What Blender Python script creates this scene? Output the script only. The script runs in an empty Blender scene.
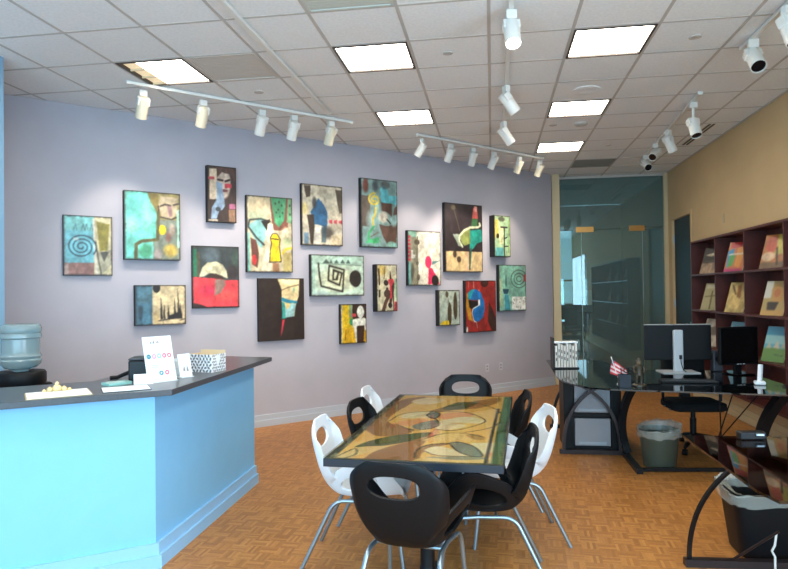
import bpy, bmesh, math, random
import numpy as np
from mathutils import Vector, Matrix

random.seed(7)
rng = np.random.default_rng(11)
sc = bpy.context.scene
COL = sc.collection

# ------------------------------------------------------------------ camera
FPX, CAMH, CE = 640.7, 1.545, 3.461
YAW, PITCH, ROLL = .1518, .0128, -.0132
F_ = np.array([-math.sin(YAW) * math.cos(PITCH), math.cos(YAW) * math.cos(PITCH), math.sin(PITCH)])
R_ = np.array([math.cos(YAW), math.sin(YAW), 0.0])
U_ = np.cross(R_, F_)
R_, U_ = R_ * math.cos(ROLL) + U_ * math.sin(ROLL), U_ * math.cos(ROLL) - R_ * math.sin(ROLL)
C_ = np.array([0, 0, CAMH])
cam = bpy.data.cameras.new('camera')
cam.sensor_width = 36.0
cam.lens = 36.0 * FPX / 788.0
cam.clip_start = .05
camo = bpy.data.objects.new('camera', cam)
COL.objects.link(camo)
camo.matrix_world = Matrix(((R_[0], U_[0], -F_[0], 0), (R_[1], U_[1], -F_[1], 0), (R_[2], U_[2], -F_[2], CAMH), (0, 0, 0, 1)))
sc.camera = camo


def atz(u, v, z):
    """photo pixel -> the point of the horizontal plane at height z"""
    d = R_ * (u - 394) / FPX + F_ - U_ * (v - 284.5) / FPX
    return C_ + d * ((z - CAMH) / d[2])


# ------------------------------------------------------------------ world, daylight, exposure
w = bpy.data.worlds.new('world')
sc.world = w
w.use_nodes = True
bg = w.node_tree.nodes['Background']
bg.inputs[0].default_value = (.62, .80, 1, 1)
bg.inputs[1].default_value = 1.6


def area(name, loc, rot, sx, sy, power, col):
    l = bpy.data.lights.new(name, 'AREA')
    l.shape = 'RECTANGLE'
    l.size, l.size_y, l.energy, l.color = sx, sy, power, col
    o = bpy.data.objects.new(name, l)
    COL.objects.link(o)
    o.location, o.rotation_euler = loc, rot
    return o


# daylight coming in through the shop windows behind the photographer
area('window_daylight', (-.6, -1.9, 1.5), (math.radians(102), 0, 0), 6.4, 2.35, 270, (.40, .75, 1))
area('counter_side_fill', (2.83, .4, 1.48), (math.radians(90), 0, math.radians(90)), 3.0, 2.35, 150, (.62, .80, 1))  # added fill that brightens the counter side, set at an invented window
vs = sc.view_settings
vs.view_transform = 'Standard'
vs.look = 'None'
vs.exposure = 0.4
vs.gamma = 1.0
vs.use_curve_mapping = False
TROFFER, SPOT = 14.5, 44.0


# ------------------------------------------------------------------ helpers
def lin(c):
    a = np.asarray(c, float) / 255.0
    return np.where(a <= .04045, a / 12.92, ((a + .055) / 1.055) ** 2.4)


def lc(c):
    return tuple(float(x) for x in lin(c)) + (1.0,)


MATS = {}


def mat(name, col, rough=.5, metal=0., noise=0., nscale=20., bump=0., bscale=80., coat=0., trans=0., spec=.5, alpha=1.0, emit=None, es=0.):
    if name in MATS:
        return MATS[name]
    m = bpy.data.materials.new(name)
    m.use_nodes = True
    nt = m.node_tree
    b = nt.nodes['Principled BSDF']
    b.inputs['Base Color'].default_value = lc(col)
    b.inputs['Roughness'].default_value = rough
    b.inputs['Metallic'].default_value = metal
    b.inputs['Coat Weight'].default_value = coat
    b.inputs['Coat Roughness'].default_value = .05
    b.inputs['Transmission Weight'].default_value = trans
    b.inputs['Specular IOR Level'].default_value = spec
    b.inputs['Alpha'].default_value = alpha
    if emit is not None:
        b.inputs['Emission Color'].default_value = lc(emit)
        b.inputs['Emission Strength'].default_value = es
    tc = nt.nodes.new('ShaderNodeTexCoord')
    if noise:
        n = nt.nodes.new('ShaderNodeTexNoise')
        n.inputs['Scale'].default_value = nscale
        n.inputs['Detail'].default_value = 4
        nt.links.new(tc.outputs['Object'], n.inputs['Vector'])
        r = nt.nodes.new('ShaderNodeMapRange')
        r.inputs[1].default_value, r.inputs[2].default_value = .3, .7
        r.inputs[3].default_value, r.inputs[4].default_value = 1 - noise, 1 + noise
        nt.links.new(n.outputs[0], r.inputs[0])
        x = nt.nodes.new('ShaderNodeVectorMath')
        x.operation = 'SCALE'
        x.inputs[0].default_value = lc(col)[:3]
        nt.links.new(r.outputs[0], x.inputs['Scale'])
        nt.links.new(x.outputs[0], b.inputs['Base Color'])
    if bump:
        n = nt.nodes.new('ShaderNodeTexNoise')
        n.inputs['Scale'].default_value = bscale
        n.inputs['Detail'].default_value = 3
        nt.links.new(tc.outputs['Object'], n.inputs['Vector'])
        bp = nt.nodes.new('ShaderNodeBump')
        bp.inputs['Strength'].default_value = bump
        bp.inputs['Distance'].default_value = .003
        nt.links.new(n.outputs[0], bp.inputs['Height'])
        nt.links.new(bp.outputs[0], b.inputs['Normal'])
    MATS[name] = m
    return m


def printed(name, rough=.5, coat=0., spec=.5):
    """colour comes from the object's painted 'paint' attribute, with a fine brushy grain"""
    if name in MATS:
        return MATS[name]
    m = mat(name, (200, 200, 200), rough, coat=coat, spec=spec)
    nt = m.node_tree
    a = nt.nodes.new('ShaderNodeAttribute')
    a.attribute_name = 'paint'
    nt.links.new(a.outputs['Color'], nt.nodes['Principled BSDF'].inputs['Base Color'])
    return m


class MB:
    def __init__(s):
        s.v, s.f = [], []

    def add(s, vs_, fs):
        o = len(s.v)
        s.v += [tuple(map(float, p)) for p in vs_]
        s.f += [tuple(i + o for i in f) for f in fs]
        return s

    def box(s, x0, x1, y0, y1, z0, z1, m=None):
        p = [(x0, y0, z0), (x1, y0, z0), (x1, y1, z0), (x0, y1, z0), (x0, y0, z1), (x1, y0, z1), (x1, y1, z1), (x0, y1, z1)]
        if m is not None:
            p = [tuple(m @ Vector(q)) for q in p]
        return s.add(p, [(3, 2, 1, 0), (4, 5, 6, 7), (0, 1, 5, 4), (1, 2, 6, 5), (2, 3, 7, 6), (3, 0, 4, 7)])

    def prism(s, poly, z0, z1):
        a = sum(poly[i][0] * poly[(i + 1) % len(poly)][1] - poly[(i + 1) % len(poly)][0] * poly[i][1] for i in range(len(poly)))
        if a < 0:
            poly = poly[::-1]
        n = len(poly)
        fs = [tuple(range(n - 1, -1, -1)), tuple(range(n, 2 * n))]
        fs += [(i, (i + 1) % n, n + (i + 1) % n, n + i) for i in range(n)]
        return s.add([(p[0], p[1], z0) for p in poly] + [(p[0], p[1], z1) for p in poly], fs)

    def tube(s, pts, r, n=10, sq=None, caps=True):
        """swept tube; sq=(a,b) gives a flat bar of that cross-section"""
        P = [Vector(p) for p in pts]
        rings = []
        up = Vector((0, 0, 1))
        prev = None
        for i, p in enumerate(P):
            t = (P[min(i + 1, len(P) - 1)] - P[max(i - 1, 0)]).normalized()
            if prev is None:
                a = t.cross(up)
                if a.length < 1e-3:
                    a = t.cross(Vector((0, 1, 0)))
                a.normalize()
            else:
                a = (prev - t * prev.dot(t)).normalized()
            prev = a
            b = t.cross(a).normalized()
            if sq:
                rings.append([p + a * sx * sq[0] + b * sy * sq[1] for sx, sy in ((-1, -1), (1, -1), (1, 1), (-1, 1))])
            else:
                rr = r[i] if isinstance(r, (list, tuple)) else r
                rings.append([p + (a * math.cos(2 * math.pi * k / n) + b * math.sin(2 * math.pi * k / n)) * rr for k in range(n)])
        m = len(rings[0])
        vs_ = [q for rg in rings for q in rg]
        fs = []
        for i in range(len(rings) - 1):
            for k in range(m):
                fs.append((i * m + k, i * m + (k + 1) % m, (i + 1) * m + (k + 1) % m, (i + 1) * m + k))
        if caps:
            fs.append(tuple(range(m - 1, -1, -1)))
            fs.append(tuple((len(rings) - 1) * m + k for k in range(m)))
        return s.add(vs_, fs)

    def lathe(s, prof, n=24, c=(0, 0), cap=True):
        vs_, fs = [], []
        for r, z in prof:
            vs_ += [(c[0] + r * math.cos(2 * math.pi * k / n), c[1] + r * math.sin(2 * math.pi * k / n), z) for k in range(n)]
        for i in range(len(prof) - 1):
            for k in range(n):
                fs.append((i * n + k, i * n + (k + 1) % n, (i + 1) * n + (k + 1) % n, (i + 1) * n + k))
        if cap:
            fs.append(tuple(range(n - 1, -1, -1)))
            fs.append(tuple((len(prof) - 1) * n + k for k in range(n)))
        return s.add(vs_, fs)

    def build(s, name, m, parent=None, smooth=False, bevel=0.):
        me = bpy.data.meshes.new(name)
        me.from_pydata(s.v, [], s.f)
        if smooth:
            me.polygons.foreach_set('use_smooth', [True] * len(me.polygons))
        me.validate()
        me.update()
        if smooth:
            try:
                me.set_sharp_from_angle(angle=math.radians(40))
            except Exception:
                pass
        me.materials.append(m)
        o = bpy.data.objects.new(name, me)
        COL.objects.link(o)
        if parent:
            o.parent = parent
        if bevel:
            b = o.modifiers.new('bevel', 'BEVEL')
            b.width, b.segments, b.limit_method = bevel, 2, 'ANGLE'
        return o


def tag(o, label=None, cat=None, group=None, kind=None):
    if label:
        o['label'] = label
    if cat:
        o['category'] = cat
    if group:
        o['group'] = group
    if kind:
        o['kind'] = kind
    return o


def thing(name, label, cat, loc=(0, 0, 0), rz=0., group=None):
    o = bpy.data.objects.new(name, None)
    o.empty_display_size = .1
    COL.objects.link(o)
    o.location = loc
    o.rotation_euler = (0, 0, rz)
    return tag(o, label, cat, group)


def struct(o, label=None):
    o['kind'] = 'structure'
    if label:
        o['label'] = label
    return o


def copy_tree(o, parent=None):
    c = o.copy()
    COL.objects.link(c)
    c.parent = parent
    for ch in list(o.children):
        copy_tree(ch, c)
    return c


def arc(p0, p1, p2, n=10):
    """quadratic curve through control point p1"""
    p0, p1, p2 = Vector(p0), Vector(p1), Vector(p2)
    return [p0 * (1 - t) ** 2 + p1 * 2 * t * (1 - t) + p2 * t * t for t in [i / n for i in range(n + 1)]]


def catmull(pts, n):
    P = [np.array(p, float) for p in pts]
    P = [2 * P[0] - P[1]] + P + [2 * P[-1] - P[-2]]
    out = []
    segs = len(P) - 3
    for k in range(n + 1):
        x = k / n * segs
        i = min(int(x), segs - 1)
        t = x - i
        a, b, c, d = P[i:i + 4]
        out.append(.5 * ((2 * b) + (c - a) * t + (2 * a - 5 * b + 4 * c - d) * t * t + (3 * b - a - 3 * c + d) * t ** 3))
    return out


# ------------------------------------------------------------------ small painter for flat print and canvases
class Paint:
    """raster in 0..1 x (left to right), 0..1 y (top to bottom)"""

    def __init__(s, nx, ny, bgc, asp=1.0):
        s.ss = 2
        s.nx, s.ny, s.asp = nx, ny, asp      # asp = height / width
        X = (np.arange(nx * s.ss) + .5) / (nx * s.ss)
        Y = (np.arange(ny * s.ss) + .5) / (ny * s.ss)
        s.X, s.Y = np.meshgrid(X, Y)
        s.wx = s.X + .012 * (s._noise(7) - .5)
        s.wy = s.Y + .012 * (s._noise(8) - .5)
        s.img = np.zeros(s.X.shape + (3,)) + np.array(bgc, float)

    def _noise(s, cells):
        g = rng.random((cells + 2, cells + 2))
        x, y = s.X * cells, s.Y * cells
        i, j = x.astype(int), y.astype(int)
        a, b = x - i, y - j
        a, b = a * a * (3 - 2 * a), b * b * (3 - 2 * b)
        return (g[j, i] * (1 - a) * (1 - b) + g[j, i + 1] * a * (1 - b) + g[j + 1, i] * (1 - a) * b + g[j + 1, i + 1] * a * b)

    def put(s, m, c):
        m = np.clip(m, 0, 1)[..., None]
        s.img = s.img * (1 - m) + np.array(c, float) * m

    def p(s, c, pts, a=1.0):
        inside = np.zeros(s.X.shape, bool)
        n = len(pts)
        for i in range(n):
            x0, y0 = pts[i]
            x1, y1 = pts[(i + 1) % n]
            if y0 == y1:
                continue
            k = ((s.wy > y0) != (s.wy > y1)) & (s.wx < (x1 - x0) * (s.wy - y0) / (y1 - y0) + x0)
            inside ^= k
        s.put(inside * a, c)
        return s

    def e(s, c, cx, cy, rx, ry, a=1.0, soft=.0):
        d = ((s.wx - cx) / rx) ** 2 + ((s.wy - cy) / ry) ** 2
        s.put(((d < 1) if soft == 0 else np.clip((1 - d) / soft, 0, 1)) * a, c)
        return s

    def b(s, c, x0, y0, x1, y1, a=1.0):
        return s.p(c, [(x0, y0), (x1, y0), (x1, y1), (x0, y1)], a)

    def s_(s, c, wd, pts, a=1.0):
        d = np.full(s.X.shape, 9.)
        for (x0, y0), (x1, y1) in zip(pts[:-1], pts[1:]):
            dx, dy = x1 - x0, (y1 - y0) * s.asp
            L = dx * dx + dy * dy + 1e-9
            t = np.clip(((s.X - x0) * dx + (s.Y - y0) * s.asp * dy) / L, 0, 1)
            d = np.minimum(d, np.hypot(s.X - x0 - t * dx, (s.Y - y0) * s.asp - t * dy))
        s.put((d < wd / 2) * a, c)
        return s

    def mottle(s, amt, c=None, cells=5):
        n = s._noise(cells) * .6 + s._noise(cells * 3) * .4
        if c is None:
            s.img = s.img * (1 + amt * (n[..., None] - .5) * 2)
        else:
            s.put(np.clip((n - .5) * 4, 0, 1) * amt, c)
        return s

    def out(s):
        a = np.clip(s.img, 0, 255)
        a = a.reshape(s.ny, s.ss, s.nx, s.ss, 3).mean((1, 3))
        return a


def painted_grid(name, pic, pos, m, parent=None, gain=1.0):
    """pic rows top to bottom; pos(x, y) -> 3D point for x right, y down in 0..1 ; one quad per raster cell"""
    a = pic.out()
    ny, nx = a.shape[:2]
    xs, ys = np.linspace(0, 1, nx + 1), np.linspace(0, 1, ny + 1)
    vs_ = [tuple(pos(x, y)) for y in ys for x in xs]
    fs = []
    for j in range(ny):
        for i in range(nx):
            k = j * (nx + 1) + i
            fs.append((k + nx + 1, k + nx + 2, k + 1, k))
    me = bpy.data.meshes.new(name)
    me.from_pydata(vs_, [], fs)
    pad = np.pad(a, ((1, 1), (1, 1), (0, 0)), 'edge')
    vc = (pad[:-1, :-1] + pad[1:, :-1] + pad[:-1, 1:] + pad[1:, 1:]) / 4
    at = me.attributes.new('paint', 'FLOAT_COLOR', 'POINT')
    buf = np.ones(((ny + 1) * (nx + 1), 4), np.float32)
    buf[:, :3] = np.clip(lin(vc.reshape(-1, 3)) * gain, 0, .9)
    at.data.foreach_set('color', buf.ravel())
    me.materials.append(m)
    me.update()
    o = bpy.data.objects.new(name, me)
    COL.objects.link(o)
    o.parent = parent
    return o


# ------------------------------------------------------------------ materials of the room
m_wall = mat('lavender_grey_paint', (176, 174, 184), .75, noise=.03, nscale=3, bump=.15, bscale=250)
m_tan = mat('tan_paint', (204, 176, 132), .8, noise=.03, nscale=3, bump=.15, bscale=250)
m_cream = mat('cream_paint', (206, 186, 146), .6)
m_base = mat('grey_baseboard_paint', (184, 192, 202), .45)
m_bluewall = mat('pale_blue_paint', (130, 170, 200), .7, noise=.02, nscale=4)
m_counter = mat('sky_blue_laminate', (126, 190, 232), .5, noise=.015, nscale=6)
m_tile = mat('mineral_fibre_tile', (236, 238, 238), .9, noise=.05, nscale=45, bump=.6, bscale=160)
m_bar = mat('ceiling_grid_paint', (190, 186, 180), .6)
m_white = mat('white_metal', (225, 224, 218), .4)
m_black = mat('black_powder_coat', (17, 18, 21), .4, spec=.3)
m_darkmetal = mat('dark_bronze_metal', (46, 36, 36), .35, metal=.3)
m_steel = mat('satin_steel', (150, 165, 175), .3, metal=.85)
m_blackglass = mat('black_glass', (7, 8, 10), .05, spec=.8)
m_blackplastic = mat('black_plastic', (11, 13, 16), .5, spec=.25)
m_whiteplastic = mat('white_plastic', (228, 232, 236), .32)
m_fabric = mat('black_fabric', (15, 15, 17), .95, noise=.3, nscale=200)
m_wood = mat('mahogany_laminate', (80, 34, 28), .45, noise=.15, nscale=8)
m_brass = mat('brass', (190, 140, 80), .3, metal=.9)


def floor_material():
    m = bpy.data.materials.new('mosaic_parquet')
    m.use_nodes = True
    nt = m.node_tree
    N, Lk = nt.nodes.new, nt.links.new
    b = nt.nodes['Principled BSDF']
    geo = N('ShaderNodeNewGeometry')
    mp = N('ShaderNodeMapping')
    mp.inputs['Rotation'].default_value[2] = math.radians(3)
    Lk(geo.outputs['Position'], mp.inputs['Vector'])
    sp = N('ShaderNodeSeparateXYZ')
    Lk(mp.outputs[0], sp.inputs[0])

    def M(op, a, b_=None):
        n = N('ShaderNodeMath')
        n.operation = op
        for k, x in enumerate((a, b_)):
            if x is None:
                continue
            if isinstance(x, (int, float)):
                n.inputs[k].default_value = x
            else:
                Lk(x, n.inputs[k])
        return n.outputs[0]
    S, FW = .10, 6.0
    xs, ys = M('DIVIDE', sp.outputs[0], S), M('DIVIDE', sp.outputs[1], S)
    ix, iy = M('FLOOR', xs), M('FLOOR', ys)
    chk = M('FLOORED_MODULO', M('ADD', ix, iy), 2.0)
    inv = M('SUBTRACT', 1.0, chk)
    along = M('ADD', M('MULTIPLY', xs, chk), M('MULTIPLY', ys, inv))
    fing = M('FLOOR', M('MULTIPLY', along, FW))
    ff = M('FRACT', M('MULTIPLY', along, FW))
    cb = N('ShaderNodeCombineXYZ')
    Lk(M('ADD', M('MULTIPLY', fing, 1.37), chk), cb.inputs[0])
    Lk(M('ADD', ix, M('MULTIPLY', iy, 57.3)), cb.inputs[1])
    wn = N('ShaderNodeTexWhiteNoise')
    Lk(cb.outputs[0], wn.inputs['Vector'])
    ramp = N('ShaderNodeValToRGB')
    e = ramp.color_ramp.elements
    e[0].position, e[0].color = 0., lc((150, 97, 47))
    e[1].position, e[1].color = 1., lc((184, 127, 66))
    k = ramp.color_ramp.elements.new(.5)
    k.color = lc((166, 110, 55))
    Lk(wn.outputs['Value'], ramp.inputs[0])
    # grain
    no = N('ShaderNodeTexNoise')
    no.inputs['Scale'].default_value = 60
    no.inputs['Detail'].default_value = 4
    Lk(geo.outputs['Position'], no.inputs['Vector'])
    no2 = N('ShaderNodeTexNoise')
    no2.inputs['Scale'].default_value = 1.3
    Lk(geo.outputs['Position'], no2.inputs['Vector'])
    seam = M('MULTIPLY', M('GREATER_THAN', ff, .07), M('LESS_THAN', ff, .96))
    val = M('MULTIPLY', M('ADD', .93, M('MULTIPLY', seam, .07)), M('ADD', .62, M('ADD', M('MULTIPLY', no.outputs[0], .5), M('MULTIPLY', no2.outputs[0], .3))))
    sc_ = N('ShaderNodeVectorMath')
    sc_.operation = 'SCALE'
    Lk(ramp.outputs[0], sc_.inputs[0])
    Lk(val, sc_.inputs['Scale'])
    Lk(sc_.outputs[0], b.inputs['Base Color'])
    b.inputs['Roughness'].default_value = .42
    b.inputs['Specular IOR Level'].default_value = .35
    bp = N('ShaderNodeBump')
    bp.inputs['Strength'].default_value = .12
    bp.inputs['Distance'].default_value = .002
    Lk(val, bp.inputs['Height'])
    Lk(bp.outputs[0], b.inputs['Normal'])
    return m


def glass_material(name, tint, refl, amount, haze=0.):
    m = bpy.data.materials.new(name)
    m.use_nodes = True
    nt = m.node_tree
    nt.nodes.clear()
    out = nt.nodes.new('ShaderNodeOutputMaterial')
    t = nt.nodes.new('ShaderNodeBsdfTransparent')
    t.inputs[0].default_value = tint + (1,)
    g = nt.nodes.new('ShaderNodeBsdfGlossy')
    g.inputs[0].default_value = refl + (1,)
    g.inputs['Roughness'].default_value = .0
    mx = nt.nodes.new('ShaderNodeMixShader')
    # Schlick reflectance, the same on both faces of the sheet
    geo = nt.nodes.new('ShaderNodeNewGeometry')
    dt = nt.nodes.new('ShaderNodeVectorMath')
    dt.operation = 'DOT_PRODUCT'
    nt.links.new(geo.outputs['Incoming'], dt.inputs[0])
    nt.links.new(geo.outputs['Normal'], dt.inputs[1])

    def M(op, x, y=None, clamp=False):
        n = nt.nodes.new('ShaderNodeMath')
        n.operation, n.use_clamp = op, clamp
        for k, q in enumerate((x, y)):
            if q is None:
                continue
            if isinstance(q, (int, float)):
                n.inputs[k].default_value = q
            else:
                nt.links.new(q, n.inputs[k])
        return n.outputs[0]
    c5 = M('POWER', M('SUBTRACT', 1.0, M('ABSOLUTE', dt.outputs['Value'])), 5.0)
    nt.links.new(M('ADD', M('MULTIPLY', c5, .9 - amount), .04 + amount, True), mx.inputs[0])
    nt.links.new(t.outputs[0], mx.inputs[1])
    nt.links.new(g.outputs[0], mx.inputs[2])
    last = mx.outputs[0]
    if haze:        # painted-in teal haze: diffuse share that lightens dark glass and lowers contrast
        df = nt.nodes.new('ShaderNodeBsdfDiffuse')
        df.inputs[0].default_value = (.42, .56, .54, 1)
        m2 = nt.nodes.new('ShaderNodeMixShader')
        m2.inputs[0].default_value = haze
        nt.links.new(last, m2.inputs[1])
        nt.links.new(df.outputs[0], m2.inputs[2])
        last = m2.outputs[0]
    nt.links.new(last, out.inputs[0])
    return m


m_tint = glass_material('teal_tinted_glass', (.42, .60, .60), (.6, .8, .8), .10, .16)
m_clear = glass_material('clear_window_glass', (.9, .95, .95), (.9, .9, .9), .0)

# ------------------------------------------------------------------ the room shell
WA = math.radians(44.6)
WN = Vector((math.sin(WA), -math.cos(WA), 0))     # out of the picture wall, into the room
WT = Vector((math.cos(WA), math.sin(WA), 0))
WP = WN * -7.001
XR, YG, YB = 2.88, 11.15, -2.0


def wp(s, z, off=0.):
    p = WP + WT * s + WN * off
    return Vector((p.x, p.y, z))


def wall_box(mb, s0, s1, z0, z1, o0, o1):
    vs_ = [wp(s0, z0, o1), wp(s1, z0, o1), wp(s1, z0, o0), wp(s0, z0, o0), wp(s0, z1, o1), wp(s1, z1, o1), wp(s1, z1, o0), wp(s0, z1, o0)]
    return mb.add(vs_, [(3, 2, 1, 0), (4, 5, 6, 7), (0, 1, 5, 4), (1, 2, 6, 5), (2, 3, 7, 6), (3, 0, 4, 7)])


struct(MB().box(-6.2, XR + .15, YB - .2, 15.2, -.08, 0).build('floor', floor_material()), 'orange brown mosaic parquet floor')
SEND = 8.29
struct(wall_box(MB(), -1.6, SEND, 0, CE, -.14, 0).build('wall_left', m_wall), 'long lavender grey gallery wall hung with paintings')
bb = MB()
wall_box(bb, -1.6, SEND, 0, .135, 0, .014)
wall_box(bb, -1.6, SEND, 0, .075, .014, .024)
struct(bb.build('baseboard_left', m_base), 'grey painted stepped baseboard of the gallery wall')
# stub of wall at the very left, facing the photographer
struct(MB().box(-6.2, -3.825, 4.42, 4.56, 0, CE).build('wall_stub', m_bluewall), 'pale blue end of a side wall')
struct(MB().box(-6.34, -6.2, YB, 4.42, 0, CE).build('wall_side', m_bluewall))
# right wall with the dark door
DY0, DY1, DZ = 9.89, 10.85, 2.65
struct(MB().box(XR, XR + .15, YB, -1.2, 0, CE).box(XR, XR + .15, -1.2, 2.0, 0, .25).box(XR, XR + .15, -1.2, 2.0, 2.7, CE).box(XR, XR + .15, 2.0, DY0, 0, CE).box(XR, XR + .15, DY1, 15.2, 0, CE).box(XR, XR + .15, DY0, DY1, DZ, CE).build('wall_right', m_tan), 'tan painted wall behind the bookshelf')
bb = MB().box(XR - .014, XR, YB, DY0 - .05, 0, .15).box(XR - .024, XR - .014, YB, DY0 - .05, 0, .08)
struct(bb.build('baseboard_right', m_cream), 'cream stepped baseboard along the tan wall')
d = struct(MB().box(XR + .03, XR + .075, DY0 + .004, DY1 - .004, .008, DZ - .004).build('door_1', mat('dark_teal_door', (30, 40, 43), .55, noise=.06, nscale=5)), 'tall dark teal door in the tan wall')
for z in (.3, 1.32, 2.34):
    MB().tube([(XR + .018, DY1 - .02, z - .06), (XR + .018, DY1 - .02, z + .06)], .011, 8).build('hinge', m_steel, d)
MB().box(XR - .005, XR + .03, DY0 + .06, DY0 + .1, .98, 1.06).tube([(XR - .03, DY0 + .08, 1.02), (XR - .03, DY0 + .2, 1.02)], .01, 8).build('door_handle', m_steel, d)
struct(MB().box(XR - .012, XR, DY0 - .05, DY0, 0, DZ + .05).box(XR - .012, XR, DY1, DY1 + .05, 0, DZ + .05).box(XR - .012, XR, DY0, DY1, DZ, DZ + .05).build('trim_1', m_tan))
# shop front behind the photographer
back = MB()
for x0, x1 in ((-6.2, -5.4), (-2.95, -2.75), (-.35, -.15), (2.2, XR)):
    back.box(x0, x1, YB - .15, YB, 0, CE)
for x0, x1 in ((-5.4, -2.95), (-2.75, -.35), (-.15, 2.2)):
    back.box(x0, x1, YB - .15, YB, 0, .25)
    back.box(x0, x1, YB - .15, YB, 2.7, CE)
struct(back.build('wall_back', m_tan))
for i, (x0, x1) in enumerate(((-5.4, -2.95), (-2.75, -.35), (-.15, 2.2))):
    fr = MB().box(x0, x0 + .05, YB - .12, YB - .06, .25, 2.7).box(x1 - .05, x1, YB - .12, YB - .06, .25, 2.7)
    fr.box(x0 + .05, x1 - .05, YB - .12, YB - .06, .25, .3).box(x0 + .05, x1 - .05, YB - .12, YB - .06, 2.65, 2.7)
    win = struct(fr.build('window_%d' % (i + 1), m_black))
    MB().box(x0 + .05, x1 - .05, YB - .095, YB - .085, .3, 2.65).build('pane', m_clear, win)

fr = MB().box(XR + .06, XR + .12, -1.2, -1.15, .25, 2.7).box(XR + .06, XR + .12, 1.95, 2.0, .25, 2.7).box(XR + .06, XR + .12, -1.15, 1.95, .25, .3).box(XR + .06, XR + .12, -1.15, 1.95, 2.65, 2.7)  # unseen window in the right wall, added to go with the counter fill
win = struct(fr.build('window_5', m_black))
MB().box(XR + .085, XR + .095, -1.15, 1.95, .3, 2.65).build('pane', m_clear, win)

# jambs of the glass front of the far office
struct(MB().box(1.0, 1.12, 10.83, YG + .06, 0, CE).build('trim_2', m_cream), 'cream painted jamb at the end of the gallery wall')
struct(MB().box(XR - .06, XR, YG - .06, YG + .06, 0, CE).build('trim_3', m_cream), 'cream jamb between glass front and tan wall')
struct(MB().box(1.12, XR - .06, YG - .03, YG + .03, CE - .035, CE).build('trim_4', m_bar))
# far office behind the glass
m_office = mat('office_paint', (150, 150, 145), .8)
ob = MB().box(-.4, 1.35, 15.0, 15.15, 0, CE).box(1.85, XR, 15.0, 15.15, 0, CE).box(1.35, 1.85, 15.0, 15.15, 0, 1.2).box(1.35, 1.85, 15.0, 15.15, 2.95, CE)
struct(ob.build('wall_office', m_office))
struct(MB().box(-.5, -.4, 11.0, 15.15, 0, CE).box(-.4, 1.0, 11.05, 11.15, 0, CE).build('wall_office_side', m_office))
fr = MB().box(1.35, 1.39, 15.03, 15.09, 1.2, 2.95).box(1.81, 1.85, 15.03, 15.09, 1.2, 2.95).box(1.39, 1.81, 15.03, 15.09, 1.2, 1.25).box(1.39, 1.81, 15.03, 15.09, 2.9, 2.95).box(1.39, 1.81, 15.04, 15.08, 1.75, 1.79)
win = struct(fr.build('window_4', m_black), 'bright narrow window at the back of the far office')
MB().box(1.39, 1.81, 15.055, 15.065, 1.25, 2.9).build('pane', m_clear, win)

# glass front: transom, side lights and the door leaf
gd = struct(thing('wall_glass', 'tall teal tinted glass partition between the cream jambs', None, (1.12, YG, 0)))
gw = XR - .06 - 1.12
dx0, dx1, dz = .38, 1.36, 2.56
for n_, x0, x1, z0, z1 in (('transom_pane', 0, gw, dz + .008, CE - .035), ('side_pane', 0, dx0 - .006, .01, dz), ('side_pane', dx1 + .006, gw, .01, dz)):
    MB().box(x0, x1, -.006, .006, z0, z1).build(n_, m_tint, gd)
gl = struct(thing('door_2', 'frameless glass door leaf with brass patch fittings and a bar handle', None, (1.12, YG, 0)))
MB().box(dx0, dx1, -.006, .006, .012, dz).build('door_pane', m_tint, gl)
for x0, x1 in ((dx0 - .09, dx0 + .2), (dx1 - .21, dx1 + .04)):
    MB().box(x0, x1, -.018, .018, dz - .04, dz + .05).build('patch_fitting', m_brass, gl)
MB().box(dx0 - .004, dx0 + .004, -.009, .009, .02, dz - .05).build('edge_strip', mat('polished_glass_edge', (170, 200, 195), .2), gl)
MB().tube([(dx0 + .08, -.012, 1.14), (dx0 + .08, -.055, 1.13), (dx0 + .08, -.06, 1.0), (dx0 + .08, -.055, .82), (dx0 + .08, -.012, .81)], .011, 8).build('bar_handle', m_steel, gl, True)
# two framed prints and a desk with a monitor in the far office
for lab, x, z, ww, hh in (('small framed print high on the far office wall', 2.02, 1.95, .26, .34), ('larger framed print low on the far office wall', 2.05, 1.3, .42, .55)):
    f_ = thing('framed_print', lab, 'picture', (x, 14.985, z))
    MB().box(-ww / 2, ww / 2, -.02, .012, -hh / 2, hh / 2).build('frame', m_black, f_)
    MB().box(-ww / 2 + .03, ww / 2 - .03, -.024, -.02, -hh / 2 + .03, hh / 2 - .03).build('mount', mat('print_paper', (210, 215, 210), .7), f_)
    MB().box(-ww / 5, ww / 5, -.027, -.024, -hh / 5, hh / 5).build('image', mat('print_ink', (50, 62, 66), .7), f_)
od = thing('office_desk', 'dark desk standing behind the glass in the far office', 'desk', (1.55, 13.2, 0))
MB().box(-.75, .35, -.35, .35, .7, .75).build('desk_top', m_black, od)
for sx in (-.72, .28):
    for sy in (-.32, .28):
        MB().box(sx, sx + .04, sy, sy + .04, 0, .7).build('leg', m_black, od)
om = thing('monitor', 'dark monitor on the desk in the far office', 'monitor', (1.42, 13.2, .75))
MB().box(-.25, .25, -.02, .02, .1, .45).build('screen_housing', m_blackplastic, om)
MB().box(-.03, .03, 0, .05, .01, .2).build('stand_neck', m_blackplastic, om)
MB().box(-.12, .12, -.09, .09, 0, .015).build('stand_base', m_blackplastic, om)

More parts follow.
